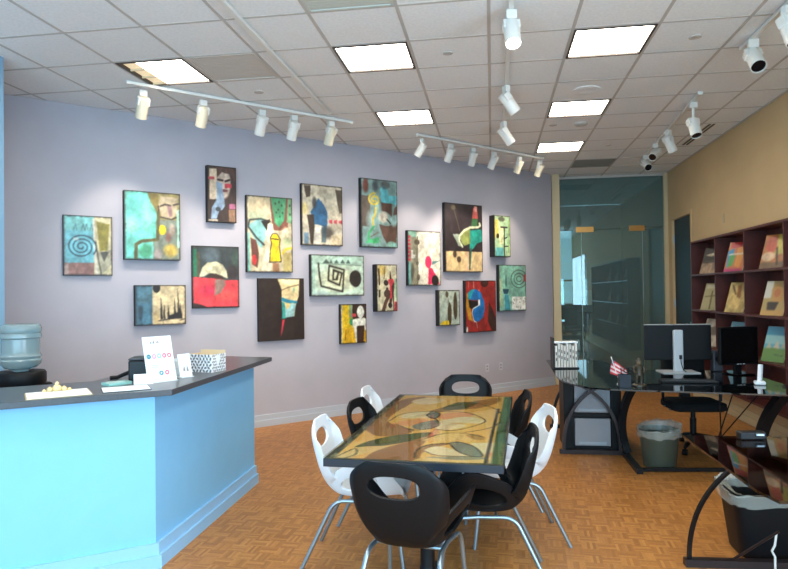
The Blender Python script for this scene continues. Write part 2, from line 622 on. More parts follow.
# ------------------------------------------------------------------ ceiling: grid, tiles, lights, vents
T, GX, GY = .61, -1.2145, 4.823
ceil = struct(MB().box(-6.2, XR + .15, YB - .2, 15.2, CE + .03, CE + .12).build('ceiling', m_tile), 'suspended ceiling of pale mineral fibre tiles')
cells_light = [(0, 0), (0, 3), (3, 0), (3, 3), (3, 6), (-3, 0)]
cells_back = [(0, -3), (3, -3), (-3, -3), (0, -6), (3, -6), (-3, -6), (-6, -3), (-6, -6)]
cells_vent = [(-2, 0), (0, -2), (4, 8)]
tile_me = None
HB = .010


def inside_room(x, y):
    if y > YG + .3:
        return False
    p = Vector((x, y, 0)) - WP
    return p.dot(WN) > -.55


for i in range(-8, 7):
    for j in range(-4, 11):
        x, y = GX + T * i, GY + T * j
        if not inside_room(x + T / 2, y + T / 2) or (i, j) in cells_light or (i, j) in cells_back or (i, j) in cells_vent:
            continue
        x1 = min(x + T, XR)
        if x1 < x + T:      # cut tile against the tan wall
            MB().box(x + HB, x1 - .012, y + HB, y + T - HB, CE + .002, CE + .028).build('ceiling_tile', m_tile, ceil)
            continue
        if tile_me is None:
            o = MB().box(HB, T - HB, HB, T - HB, .002, .028).build('ceiling_tile', m_tile, ceil)
            tile_me = o.data
        else:
            o = bpy.data.objects.new('ceiling_tile', tile_me)
            COL.objects.link(o)
            o.parent = ceil
        o.location = (x, y, CE)
for i in range(-8, 8):
    x = GX + T * i
    if x < XR:
        y1 = YG - .03
        MB().box(x - .012, x + .012, GY - 4 * T, y1, CE - .001, CE + .03).build('grid_bar', m_bar, ceil)
for j in range(-4, 11):
    y = GY + T * j
    MB().box(-6.1, XR, y - .012, y + .012, CE - .0005, CE + .029).build('cross_bar', m_bar, ceil)
MB().box(XR - .025, XR, GY - 4 * T, YG - .03, CE - .005, CE + .03).build('wall_angle', m_bar, ceil)

m_lamp = mat('lit_diffuser', (255, 250, 240), .5, emit=(255, 244, 226), es=TROFFER)
m_dim = mat('cell_glow', (226, 206, 170), .5, emit=(230, 206, 170), es=.55)  # lamp light reflected by the louver cells, put in as weak emission
m_tframe = mat('troffer_frame', (58, 50, 46), .5)
m_cell = mat('troffer_louver', (226, 206, 170), .4)


def troffer(i, j, label, group):
    t = thing('ceiling_light', label, 'ceiling light', (GX + T * i, GY + T * j, CE), 0, group)
    a, b_ = .012, .03
    MB().box(a, b_, a, T - a, -.006, .028).box(T - b_, T - a, a, T - a, -.006, .028).box(b_, T - b_, a, b_, -.006, .028).box(b_, T - b_, T - b_, T - a, -.006, .028).build('frame', m_tframe, t)
    x0 = b_
    if i == -3 and j == 0:
        x0 = .17
        for k in range(3):
            y0 = b_ + k * (T - 2 * b_) / 3
            y1 = y0 + (T - 2 * b_) / 3
            MB().box(b_, x0, y0, y0 + .006, .0, .026).box(b_, x0, y1 - .006, y1, .0, .026).box(x0 - .005, x0, y0 + .006, y1 - .006, 0, .026).build('louver_cell', m_cell, t)
            MB().box(b_, x0 - .005, y0 + .006, y1 - .006, .02, .026).build('cell_glow', m_dim, t)
    MB().box(x0, T - b_, b_, T - b_, .008, .026).build('diffuser', m_lamp, t)
    return t


G = 'square ceiling lights'
for i, j in cells_light:
    troffer(i, j, {(-3, 0): 'glowing square ceiling light with three dimmer louver cells along one side',
                   (0, 0): 'glowing square ceiling light between the bare track and the pale grey grille',
                   (0, 3): 'glowing square ceiling light over the gap between the two gallery wall tracks',
                   (3, 0): 'glowing square ceiling light next to the lit spotlight of the middle track',
                   (3, 3): 'glowing square ceiling light between round speaker grille and smoke detector',
                   (3, 6): 'glowing square ceiling light nearest to the glass partition'}[(i, j)], G)
for i, j in cells_back:
    troffer(i, j, 'square ceiling light panel towards the shop windows', 'ceiling lights near the shop windows')
for (i, j), lab, c in zip(cells_vent, ('dusty grey return air grille beside the louvered ceiling light', 'pale grey return air grille in line with two ceiling lights', 'grey return air grille near the glass partition'), ((202, 194, 184), (198, 200, 190), (140, 140, 130))):
    v = thing('ceiling_vent', lab, 'vent', (GX + T * i, GY + T * j, CE))
    mv = mat('vent_paint_%d' % c[0], c, .6)
    MB().box(.012, .03, .012, T - .012, -.004, .028).box(T - .03, T - .012, .012, T - .012, -.004, .028).box(.03, T - .03, .012, .03, -.004, .028).box(.03, T - .03, T - .03, T - .012, -.004, .028).build('frame', mv, v)
    MB().box(.03, T - .03, .03, T - .03, .018, .026).build('backing', mv, v)
    for k in range(14):
        y0 = .036 + k * (T - .07) / 14
        MB().box(.03, T - .03, y0, y0 + .033, .002, .008).build('slat', mv, v)
# slot diffuser near the tan wall
v = thing('slot_diffuser', 'black double slot air diffuser in the ceiling beside tan wall', 'vent', (2.56, 7.9, CE))
MB().box(-.055, .055, 0, 1.1, -.001, .01).build('frame', m_white, v)
for x in (-.035, .012):
    MB().box(x, x + .026, .01, 1.09, -.004, .0).build('slot', m_black, v)
# little round things in the ceiling
for nm, lab, u, v_, r in (('sprinkler_cover', 'small round sprinkler cover between ceiling lights', 448, 53, .04),
                          ('sprinkler_cover', 'small round sprinkler cover next to smoke detector', 553, 125, .045),
                          ('smoke_detector', 'round smoke detector between two square ceiling lights', 581, 123, .075),
                          ('ceiling_speaker', 'flush round speaker grille in a ceiling tile', 587, 90, .13),
                          ('sprinkler_cover', 'small round sprinkler cover near the track on the tan wall side', 695, 37, .045),
                          ('sprinkler_cover', 'small round sprinkler cover close to the grille by the glass', 608, 145, .04),
                          ('sprinkler_cover', 'small round sprinkler cover near the dusty grille', 259, 92, .045)):
    p = atz(u, v_, CE)
    hgt = .03 if nm == 'smoke_detector' else .008
    o = MB().lathe([(r, .002), (r, -hgt * .6), (r * .8, -hgt), (r * .5, -hgt), (r * .45, -hgt * .8), (.005, -hgt * .8)], 20).build(nm, m_tile if nm == 'ceiling_speaker' else m_bar, None, True)
    o.location = (p[0], p[1], CE)
    tag(o, lab, 'speaker' if 'speaker' in nm else ('smoke detector' if 'smoke' in nm else 'sprinkler'))

m_lens_dark = mat('lamp_lens_dark', (16, 16, 18), .2)
m_lens_lit = mat('lamp_lens_lit', (255, 244, 220), .4, emit=(255, 236, 205), es=14)
m_warmhead = mat('warm_white_housing', (226, 216, 192), .4)


def track(p0, p1, label, n_heads=0):
    a, b_ = Vector(p0), Vector(p1)
    L = (b_ - a).length
    t = thing('lighting_track', label, 'lighting track', (a.x, a.y, CE - .008), math.atan2(b_.y - a.y, b_.x - a.x), 'ceiling lighting tracks')
    MB().box(0, L, -.018, .018, -.026, 0).build('rail', m_white, t)
    for x in (.35, L - .25):
        MB().box(x, x + .04, -.012, .012, 0, .0065).build('mounting_clip', m_white, t)
    for x in (-.03, L):
        MB().box(x, x + .03, -.022, .022, -.03, 0).build('end_cap', m_white, t)
    return t, a, b_


def head(x, y, aim, label, group, lit=False, spot=0., size=1.0, drop=.0, warm=False):
    t = thing('track_spotlight', label, 'spotlight', (x, y, CE - .0345), math.atan2(aim[1] - y, aim[0] - x) - math.pi / 2, group)
    hd = math.hypot(aim[0] - x, aim[1] - y)
    dz_ = CE - .2 - aim[2]
    tilt = math.atan2(hd, max(dz_, .01))       # 0 = straight down
    s = size
    MB().box(-.03 * s, .03 * s, -.022, .022, -.05 * s, 0).build('adapter', m_white, t)
    piv = Vector((0, 0, -.10 * s - drop))
    MB().tube([(0, 0, -.05 * s), (0, 0, piv.z + .02)], .011 * s, 8).build('stem', m_white, t)
    m = Matrix.Translation(piv) @ Matrix.Rotation(tilt, 4, 'X')
    mm = m_warmhead if warm else m_white

    def L(mb):
        mb.v = [tuple(m @ Vector(q)) for q in mb.v]
        return mb
    L(MB().box(-.05 * s, .05 * s, -.03 * s, .03 * s, -.02 * s, .045 * s)).build('yoke', m_white, t, bevel=.008)
    r = .047 * s
    b2 = L(MB().lathe([(r * .5, .05 * s), (r * .9, .035 * s), (r, 0), (r, -.13 * s), (r * .9, -.13 * s), (r * .88, -.115 * s)], 20)).build('lamp_housing', mm, t, True)
    L(MB().lathe([(r * .87, -.119 * s), (r * .87, -.123 * s)], 20)).build('lens', m_lens_lit if lit else m_lens_dark, t)
    if spot:
        l = bpy.data.lights.new('spot_beam', 'SPOT')
        l.energy, l.color, l.spot_size, l.spot_blend, l.shadow_soft_size = spot, (1, .86, .70), math.radians(62), .8, .04
        o = bpy.data.objects.new('spot_beam', l)
        COL.objects.link(o)
        o.parent = t
        o.matrix_local = m @ Matrix.Translation((0, 0, -.14 * s))
    return t


# tracks (positions from where they meet the ceiling in the photograph)
track((-3.155, 5.25), (-1.53, 6.92), 'long white track parallel to the gallery wall above the counter end')
track((-.84, 7.66), (.72, 9.35), 'white track parallel to gallery wall nearer the glass partition')
track((.152, 3.2), (.16, 7.9), 'straight white track running between the rows of ceiling lights')
track((1.99, 3.4), (1.985, 5.38), 'short white track by the tan wall holding two large spotlights')
track((2.02, 6.58), (2.2, 9.95), 'white track by the tan wall holding four spotlights')
track((-1.70, 3.2), (-1.665, 6.5), 'bare white track without any spotlights')


def on_line(p0, p1, t):
    return p0[0] + (p1[0] - p0[0]) * t, p0[1] + (p1[1] - p0[1]) * t


G1, G2 = 'spotlights above the counter end of the gallery wall', 'spotlights above the glass end of the gallery wall'
for k, u in enumerate((143, 203, 262, 294, 331)):
    vv = 90 + (u - 143) * .166
    p = atz(u, vv, CE - .03)
    q = wp((Vector((p[0], p[1], 0)) - WP).dot(WT), 1.9)
    head(p[0], p[1], (q.x, q.y, 1.7 if k not in (0,) else 1.9), ('cream' if k in (0, 1, 4) else 'pure white') + ' track spotlight aimed at the gallery wall paintings over the counter', G1, spot=SPOT, warm=k in (0, 1, 4), size=1.12)
for k, u in enumerate((422.5, 450.5, 473, 494, 519.5, 540)):
    vv = 138.5 + (u - 422) * .185
    p = atz(u, vv, CE - .03)
    q = wp((Vector((p[0], p[1], 0)) - WP).dot(WT) + (-.5, 0, .3, -.1, 0, 0)[k], 1.9)
    head(p[0], p[1], (q.x, q.y, 1.9), ('glowing white' if k == 1 else 'cream' if k > 3 else 'unlit white') + ' track spotlight aimed at the gallery wall near the glass partition', G2, lit=k == 1, spot=SPOT, warm=k > 3)
head(.155, 4.35, (.3, 3.2, 1.0), 'lit white spotlight shining from the straight middle track', None, lit=True, size=1.15)
for y, lab in ((5.95, 'unlit spotlight at the middle of the straight track'), (7.2, 'unlit spotlight at the far end of the straight track')):
    head(.155, y, (.7, y + .3, 2.5), lab, None, size=1.15)
for u, v_, aim, lab in ((693, 102, (2.15, 6.3, 2.0), 'spotlight on a long stem at the near end of four'),
                        (668, 130, (2.9, 8.5, 1.6), 'stubby white spotlight second in the row of four'),
                        (656, 143, (1.2, 7.4, 2.2), 'spotlight turned sideways, third in the row of four'),
                        (645.5, 155, (2.3, 7.2, 1.8), 'spotlight at the glass end of the row of four')):
    p = atz(u, v_, CE - .03)
    head(p[0], p[1], aim, lab + ' by tan wall', None, size=1.15, drop=.1 if u == 693 else 0)
head(1.985, 5.2, (1.95, 4.0, 1.9), 'large white spotlight with dark lens at the end of the short track', None, size=1.2)
head(1.985, 4.62, (2.3, 3.9, 1.2), 'large white spotlight part way along the short track', None, size=1.2)

# ------------------------------------------------------------------ paintings on the gallery wall
m_paint = printed('oil_paint', .45)
m_edge = mat('dark_canvas_edge', (30, 28, 30), .7)
K, BR = (34, 30, 30), (70, 52, 42)


def spiral(cx, cy, r0, r1, turns, asp=1., ph=0., n=90):
    out = []
    for k in range(n + 1):
        t = k / n
        r = r0 + (r1 - r0) * t
        a = ph + t * turns * 2 * math.pi
        out.append((cx + r * math.cos(a), cy + r * math.sin(a) * asp))
    return out


def p_spiral(c):
    c.b((128, 196, 186), 0, 0, .62, .25, .6).b((150, 110, 102), 0, .79, .64, 1).b((190, 175, 165), 0, .8, .1, 1, .6)
    c.b((206, 196, 158), .62, 0, 1, 1).p((140, 130, 56), [(.67, .09), (.95, .12), (.9, .58), (.73, .58)])
    c.p((150, 148, 130), [(.7, .62), (1, .55), (1, .8), (.75, 1)], .7).p((74, 74, 66), [(.74, .59), (.93, .6), (.83, .78)])
    c.s_((84, 84, 74), .03, [(.65, .42), (.7, .7), (.77, 1)]).s_((224, 220, 208), .035, [(.61, .05), (.63, .5), (.68, .98)])
    c.s_((44, 70, 84), .028, spiral(.36, .52, .03, .31, 3.1, .68)).b((220, 230, 228), .2, .37, .3, .42, .7)
    for x in (.22, .38, .45, .55):
        c.s_((70, 110, 120), .014, [(x - .02, .25), (x + .02, .13), (x + .05, .25)])


def p_turq(c):
    c.b((118, 128, 116), .5, .3, 1, 1).b((150, 140, 90), .4, 0, 1, .4).b((132, 116, 60), .4, .02, .6, .28)
    c.p((108, 200, 186), [(0, 0), (.4, 0), (.46, .15), (.56, .28), (.6, .45), (.58, .72), (.2, .72), (.16, 1), (0, 1)])
    c.e((170, 214, 196), .12, .5, .16, .14, .7, 1).e((140, 206, 190), .4, .35, .15, .3, .6, 1).e((96, 180, 178), .12, .2, .14, .14, .6, 1)
    c.p((186, 170, 140), [(.64, .05), (.96, .06), (.94, .3), (.86, .38), (.66, .36), (.6, .2)]).p((150, 116, 120), [(.76, .18), (.84, .18), (.86, .34), (.8, .36)])
    c.s_((60, 50, 46), .03, [(.64, .2), (.72, .17), (.82, .18)]).s_((60, 50, 46), .03, [(.88, .17), (.97, .15)]).s_((54, 48, 44), .025, [(.6, .2), (.62, .36), (.84, .39), (.94, .35)])
    c.e((236, 206, 40), .67, .55, .07, .075).p((170, 220, 200), [(.94, .26), (1, .22), (1, .82), (.95, .82)])
    c.s_((90, 86, 52), .06, [(.19, 1), (.2, .78), (.3, .73), (.58, .7), (.6, .3)]).e((76, 160, 120), .36, .87, .13, .12, .9, .5).e((214, 180, 80), .82, .86, .16, .12, .9, .8)
    c.e((150, 96, 86), .78, .66, .06, .1, .8, .8).e((206, 176, 160), .85, .55, .07, .12, .7, .8).e((170, 150, 150), .58, .92, .1, .1, .7, .8)


def p_face(c):
    c.b((58, 44, 42), 0, 0, 1, 1).b((206, 186, 160), .06, .05, .32, .6).e((196, 176, 160), .55, .3, .28, .3, 1, .3).p((88, 62, 56), [(.3, .02), (1, .02), (1, .3), (.85, .14), (.5, .1), (.34, .2)])
    c.s_((40, 30, 32), .07, [(.36, .24), (.52, .25)]).s_((40, 30, 32), .07, [(.62, .26), (.76, .23)]).b((196, 60, 74), .6, .3, .84, .38).b((186, 70, 76), .02, .2, .24, .25)
    c.e((120, 60, 60), .58, .43, .13, .025).p((136, 160, 186), [(.3, .28), (.5, .3), (.55, .5), (.6, .7), (.5, .78), (.4, .8), (.3, .95), (.1, .95), (.14, .75), (.3, .6), (.32, .45)])
    c.e((60, 70, 80), .35, .77, .09, .04).b((168, 96, 130), .75, .66, 1, .75).b((170, 130, 100), .74, .76, .96, 1, .8).b((210, 200, 180), .0, .96, .35, 1)


def p_trees(c):
    c.b((64, 104, 124), 0, 0, .33, 1).b((90, 126, 136), .05, .05, .3, .45, .5).b((84, 140, 164), .14, .45, .28, 1, .6).e((40, 60, 76), .1, .7, .05, .22, .7, .5)
    c.b((222, 200, 156), .33, 0, 1, 1).e((200, 170, 110), .4, .8, .08, .2, .6, .7).e(K, .415, .07, .075, .12)
    for x, y0, wd in ((.5, .25, .036), (.56, .45, .026), (.64, .44, .03), (.77, .3, .036), (.84, .03, .034), (.88, .45, .05)):
        c.p(K, [(x, y0), (x + wd, .86), (x - wd * .6, .86)])
    c.p(K, [(.64, .78), (.86, .68), (.92, .74), (.92, .84), (.66, .86)]).s_(K, .018, [(.44, .9), (.7, .86), (.92, .84)]).s_(K, .016, [(.88, .9), (.98, .87)]).s_((90, 70, 60), .006, [(.54, .87), (.54, 1)])


def p_red(c):
    c.b((58, 66, 68), 0, 0, 1, .55).e((92, 108, 118), .4, .15, .22, .18, .8, .8).b((40, 120, 88), 0, .05, .09, .5).b((96, 84, 56), .09, .1, .15, .5, .7).e((70, 92, 80), .93, .2, .1, .2, .7, .7).e((60, 48, 50), .85, .42, .14, .14, .7, .5)
    c.p((206, 200, 166), [(.13, .5), (.2, .35), (.32, .26), (.5, .25), (.64, .3), (.72, .4), (.75, .52), (.66, .5), (.5, .44), (.35, .44), (.24, .49)])
    c.p((60, 44, 40), [(.3, .5), (.36, .45), (.5, .44), (.64, .49), (.66, .54), (.3, .53)])
    c.p((236, 72, 80), [(0, .5), (.45, .52), (.7, .55), (1, .55), (1, 1), (0, 1)]).e((226, 48, 84), .35, .72, .25, .12, .7, .8).e((240, 100, 90), .7, .8, .3, .1, .6, .8)
    c.p((150, 124, 112), [(.48, .53), (.69, .55), (.7, .64), (.6, .76), (.46, .81)]).p((56, 40, 38), [(0, .92), (.15, .94), (.36, 1), (0, 1)]).s_((40, 34, 36), .03, [(0, .995), (1, .995)])


def p_yellow(c):
    c.b((196, 186, 156), 0, 0, 1, 1).e((214, 196, 160), .25, .13, .24, .15, .8, .6).b((150, 176, 150), .04, .2, .4, .32, .5).p((122, 74, 62), [(.5, .0), (.95, .0), (.9, .4), (.75, .44), (.55, .44)])
    c.p((70, 150, 108), [(.52, 0), (.86, 0), (.82, .3), (.7, .4), (.6, .34)]).p((110, 160, 120), [(.9, 0), (1, 0), (1, .35), (.88, .33)])
    for x, y in ((.62, .08), (.7, .06), (.68, .16), (.76, .1), (.72, .25), (.64, .2), (.78, .2), (.95, .1), (.95, .22)):
        c.e((36, 64, 48), x, y, .018, .016)
    c.p((130, 186, 186), [(.04, .38), (.25, .3), (.42, .34), (.4, .55), (.3, .7), (.2, .6), (.05, .45)]).s_((50, 66, 66), .035, [(.03, .4), (.06, .32), (.3, .3), (.5, .33)]).s_((54, 56, 54), .04, [(.04, .42), (.2, .55), (.36, .64)])
    c.p(K, [(.3, .33), (.5, .3), (.44, .46), (.4, .42)]).p((100, 60, 52), [(.08, .55), (.2, .58), (.25, .75), (.22, .95), (.1, .9)]).e((196, 56, 56), .15, .84, .05, .07)
    c.s_((120, 190, 180), .05, [(.03, .5), (.04, .98)]).p((226, 218, 190), [(.45, .36), (.56, .36), (.58, .6), (.5, .98), (.3, .98), (.36, .8), (.42, .6)]).e((226, 214, 180), .85, .5, .14, .12, .8, .6).e((150, 176, 130), .88, .58, .12, .06, .6, .6)
    c.e((232, 204, 40), .61, .57, .11, .09).p((232, 204, 40), [(.53, .63), (.7, .63), (.74, .86), (.48, .86)]).s_((60, 46, 36), .022, [(.5, .55), (.55, .49), (.65, .49), (.72, .56), (.7, .65), (.74, .86), (.48, .87), (.5, .7), (.53, .62), (.5, .55)]).s_(K, .025, [(.53, .555), (.68, .565)])
    c.s_((226, 196, 60), .05, [(.77, .75), (.85, .69), (1, .67)]).p((186, 170, 110), [(.78, .76), (.96, .73), (.97, 1), (.78, 1)]).p((150, 110, 80), [(.55, .88), (.68, .88), (.7, 1), (.54, 1)])


def p_beak(c):
    c.b((46, 36, 33), 0, 0, 1, 1).p((236, 216, 160), [(.41, 0), (.9, 0), (.88, .28), (.82, .4), (.78, .62), (.56, .64), (.5, .4), (.5, .18)])
    c.b((240, 226, 180), .5, .02, .88, .1, .8).p((224, 200, 150), [(.52, .2), (.7, .16), (.86, .28), (.82, .36), (.52, .32)]).s_((120, 96, 70), .02, [(.5, .19), (.66, .14), (.9, .1)]).p((140, 180, 150), [(.74, .15), (.8, .14), (.78, .22), (.74, .21)])
    c.p((40, 130, 156), [(.49, .3), (.64, .34), (.84, .37), (.84, .41), (.66, .4), (.49, .37)]).p((160, 206, 206), [(.55, .4), (.82, .42), (.77, .62), (.58, .64)]).p((236, 206, 130), [(.56, .4), (.7, .4), (.66, .48), (.6, .5)])
    c.p((56, 150, 140), [(.5, .38), (.56, .4), (.58, .65), (.5, .66)]).p((206, 56, 70), [(.51, .67), (.56, .67), (.5, .88), (.47, .95)]).mottle(.05)


def p_house(c):
    c.b((206, 198, 176), 0, 0, 1, 1).mottle(.5, (176, 168, 146), 6).p((70, 58, 50), [(.05, .02), (.22, .02), (.2, .2), (.1, .22)]).p((84, 74, 62), [(.82, .05), (1, .06), (1, .45), (.92, .45)]).e((206, 190, 120), .06, .4, .1, .12, .8, .8)
    c.p((52, 104, 146), [(.4, .22), (.54, .33), (.62, .45), (.62, .64), (.56, .78), (.5, .68), (.3, .66), (.2, .46)]).e((66, 64, 66), .3, .3, .07, .12, .9, .8)
    c.p((64, 54, 48), [(.12, .5), (.28, .5), (.3, .7), (.26, .98), (.2, .98), (.16, .7)]).e((70, 64, 60), .62, .78, .2, .13, .9, .8).p((214, 212, 200), [(.32, .66), (.46, .67), (.42, .98), (.28, .98)]).b((96, 140, 176), .04, .8, .16, .98, .8).p((60, 84, 96), [(.48, .7), (.6, .72), (.58, .95), (.46, .95)], .8)
    for x0, x1 in ((.66, .74), (.78, .86), (.91, 1)):
        c.p((206, 70, 86), [(x0, .58), (x1, .56), (x1, .64), (x0, .62)])
    c.b((212, 190, 150), .7, .82, 1, 1, .6)


def p_snake(c):
    c.b((118, 150, 148), 0, 0, 1, 1).b((76, 64, 58), 0, .25, .24, .7, .9).e((120, 60, 50), .12, .1, .09, .13, .9, .6).e((60, 66, 76), .38, .1, .1, .1, .8, .8)
    c.p((84, 60, 52), [(.55, .33), (.85, .34), (.85, .55), (.72, .48), (.55, .46)]).p((84, 60, 52), [(.92, .4), (1, .36), (1, .5), (.88, .52)]).p((84, 62, 54), [(.48, .66), (.75, .68), (1, .62), (.96, .92), (.72, .96), (.58, .84)])
    c.p((90, 184, 196), [(.52, .14), (.6, .06), (.7, .1), (.76, .22), (1, .22), (.96, .36), (.86, .34), (.55, .33)]).e((70, 60, 60), .66, .07, .16, .07, .6, .6)
    c.e((196, 186, 170), .6, .55, .16, .1, .9, .6).e((150, 196, 196), .9, .6, .12, .1, .8, .6).s_(K, .03, [(.7, .58), (.8, .64)]).e((150, 180, 180), .25, .62, .14, .2, .8, .8)
    c.s_((200, 176, 60), .045, spiral(.36, .3, .04, .17, 1.6, .55, 1.)).s_((200, 176, 60), .045, [(.4, .42), (.38, .52), (.3, .6), (.33, .7)]).s_((70, 166, 110), .06, [(.33, .7), (.2, .8), (.18, .88), (.3, .93), (.44, .92), (.45, .87), (.3, .9), (.15, .93)]).s_((120, 86, 70), .02, [(.25, .85), (.45, .78)])
    c.e((136, 196, 180), .82, .95, .14, .05, .8, .6).mottle(.18)


def p_maze(c):
    c.b((200, 222, 200), 0, 0, 1, 1).b((160, 200, 184), 0, .0, .07, 1, .7).b((170, 206, 190), .0, .0, 1, .24, .6).e((224, 214, 170), .5, .6, .45, .35, .7, 1)
    for x, wd in ((.28, .07), (.37, .03), (.47, .04), (.58, .045), (.69, .045)):
        c.p((70, 92, 84), [(x - wd, .2), (x, .1), (x + wd, .2)])
    c.s_((44, 40, 34), .03, [(.13, .2), (.15, .52), (.18, .76), (.58, .9), (.61, .36), (.33, .26), (.31, .62), (.52, .74), (.57, .44), (.41, .36), (.4, .6), (.46, .6), (.5, .45)])
    c.s_((44, 40, 34), .025, [(.41, .38), (.5, .42), (.48, .6)]).e((50, 44, 40), .83, .58, .115, .21).s_((110, 130, 110), .012, [(.1, .2), (.95, .25)]).e((130, 150, 160), .15, .95, .2, .1, .5, 1)


def p_narrow(c):
    c.b((202, 196, 164), 0, 0, 1, 1).e((190, 160, 80), .25, .12, .3, .14, .8, .8).s_((84, 64, 44), .08, [(.1, .1), (.12, .42)]).s_((120, 96, 60), .04, [(.4, .05), (.35, .3)]).s_((70, 60, 50), .09, [(.13, .56), (.12, .68)])
    c.p((88, 50, 48), [(.65, .12), (.74, .3), (.86, .4), (.84, .56), (.78, .7), (.7, .85), (.6, .8), (.66, .5), (.62, .3)]).p((200, 66, 76), [(.54, .32), (.8, .3), (.86, .38), (.72, .46), (.74, .7), (.64, .76), (.62, .44)]).e((66, 52, 50), .45, .39, .12, .06).e((66, 52, 50), .5, .52, .06, .035).e((84, 66, 56), .5, .62, .16, .09)
    c.s_((92, 66, 54), .16, [(.55, .68), (.4, .84), (.3, .99)]).s_((80, 54, 50), .05, [(.8, .4), (.82, .98)]).b((196, 66, 76), .86, .8, 1, 1).b((150, 190, 150), .88, .3, 1, .75, .8).e((50, 40, 40), .64, .87, .1, .06)


def p_white_fig(c):
    c.b((222, 186, 40), 0, 0, 1, 1).b((226, 214, 170), 0, 0, .06, 1).b((126, 150, 120), .32, 0, .46, .35, .9).e((56, 150, 100), .42, .45, .09, .09).b((62, 44, 36), .45, 0, 1, .38)
    c.e((240, 240, 224), .77, .2, .14, .16).p((240, 240, 224), [(.46, .4), (.62, .36), (.9, .36), (1, .4), (1, .62), (.46, .62)]).p((236, 234, 216), [(.46, .4), (.62, .5), (.66, .99), (.52, .99)]).b((62, 42, 32), .62, .56, .92, 1).b((226, 222, 206), .93, .5, 1, .68)
    c.b((210, 76, 80), .43, .24, .6, .32).p((226, 176, 36), [(.12, .6), (.5, .6), (.58, .98), (.1, .98)]).s_((160, 116, 30), .05, [(.2, .65), (.16, .9)]).p((206, 156, 36), [(.9, .7), (1, .68), (1, .96), (.88, .96)])


def p_pink(c):
    c.b((232, 226, 206), 0, 0, 1, 1).mottle(.25, (206, 200, 180), 7).b((140, 186, 166), 0, 0, .26, .12).b((150, 146, 124), .02, .12, .3, 1).b((120, 186, 180), 0, .58, .08, 1).e((96, 90, 76), .13, .75, .06, .18, .9, .6)
    for k in range(7):
        c.b((206, 64, 84), 0, .09 + k * .07, .08, .135 + k * .07)
    c.b((236, 236, 226), .1, .36, .15, .5).b((236, 236, 226), .1, .44, .22, .51).e((92, 84, 66), .27, .21, .08, .05).e((96, 84, 70), .28, .6, .04, .04).e((100, 90, 76), .3, .85, .05, .06).s_((110, 100, 84), .02, [(.3, .1), (.27, .4), (.3, .7), (.28, 1)])
    c.e((222, 54, 96), .61, .57, .1, .11).p((222, 54, 96), [(.62, .66), (.72, .68), (.84, .8), (.96, .98), (.6, .98)]).e((40, 34, 36), .82, .91, .11, .1).p((96, 136, 136), [(.72, .56), (1, .53), (.72, .63)])


def p_green(c):
    c.b((44, 36, 40), 0, 0, 1, 1).mottle(.3, (70, 62, 70), 6).b((206, 180, 132), .02, .7, .98, 1).b((44, 36, 40), .62, .7, .66, .97).p((196, 160, 130), [(.5, .72), (.62, .7), (.62, 1), (.5, 1)], .6)
    c.p((200, 90, 84), [(.76, .04), (.86, .04), (.88, .2), (.72, .2)]).p((220, 150, 140), [(.78, .02), (.86, .02), (.86, .1), (.78, .1)]).p((60, 110, 66), [(.72, .2), (.88, .2), (.86, .34), (.68, .36)])
    c.p((30, 140, 126), [(.64, .38), (1, .36), (1, .54), (.84, .58), (.72, .66), (.64, .68)]).p((126, 138, 76), [(.4, .44), (.52, .38), (.66, .36), (.66, .58), (.5, .62), (.42, .56)])
    c.s_((206, 214, 180), .045, [(.45, .63), (.37, .55), (.38, .47), (.5, .39), (.66, .34), (.88, .33), (.95, .3), (.92, .27)]).p((170, 190, 170), [(.2, .45), (.36, .45), (.36, .56), (.44, .63), (.34, .62)], .8)
    c.p((40, 96, 86), [(.64, .66), (.7, .64), (.66, .94), (.62, .96)]).e((80, 62, 52), .24, .74, .05, .05).e((80, 62, 52), .35, .82, .06, .045).e((120, 112, 80), .22, .06, .06, .04, .7).s_((110, 106, 90), .012, [(.24, .1), (.34, .3), (.38, .4)])


def p_tall(c):
    c.b((160, 190, 150), 0, 0, 1, 1).b((206, 186, 80), .0, .1, .25, .55, .8).e((70, 72, 60), .45, .08, .25, .07, .9, .6).b((220, 210, 160), .3, .25, .55, .7, .7).b((80, 166, 176), .05, .78, .55, 1, .8).b((96, 170, 130), .85, .1, 1, .9, .7)
    c.e(K, .2, .5, .09, .06).s_(K, .07, [(.4, .28), (.8, .28)]).s_(K, .06, [(.62, .28), (.6, .98)]).s_(K, .05, [(.6, .56), (.8, .52)]).s_(K, .05, [(.6, .75), (.85, .74)]).s_((206, 190, 90), .04, [(.95, .1), (.95, .95)])


def p_leaves(c):
    c.b((170, 182, 168), 0, 0, 1, 1).mottle(.4, (140, 160, 150), 5)
    for x, y, rx, ry in ((.38, .12, .07, .09), (.78, .45, .1, .4), (.5, .68, .1, .33)):
        c.e((76, 66, 50), x, y, rx, ry)
    c.s_((84, 72, 56), .015, [(.42, .18), (.5, .5), (.55, .95)]).s_((200, 204, 190), .02, [(.64, .5), (.6, .9)]).p((220, 186, 40), [(.02, .96), (.2, .87), (.46, .86), (.48, .99)])


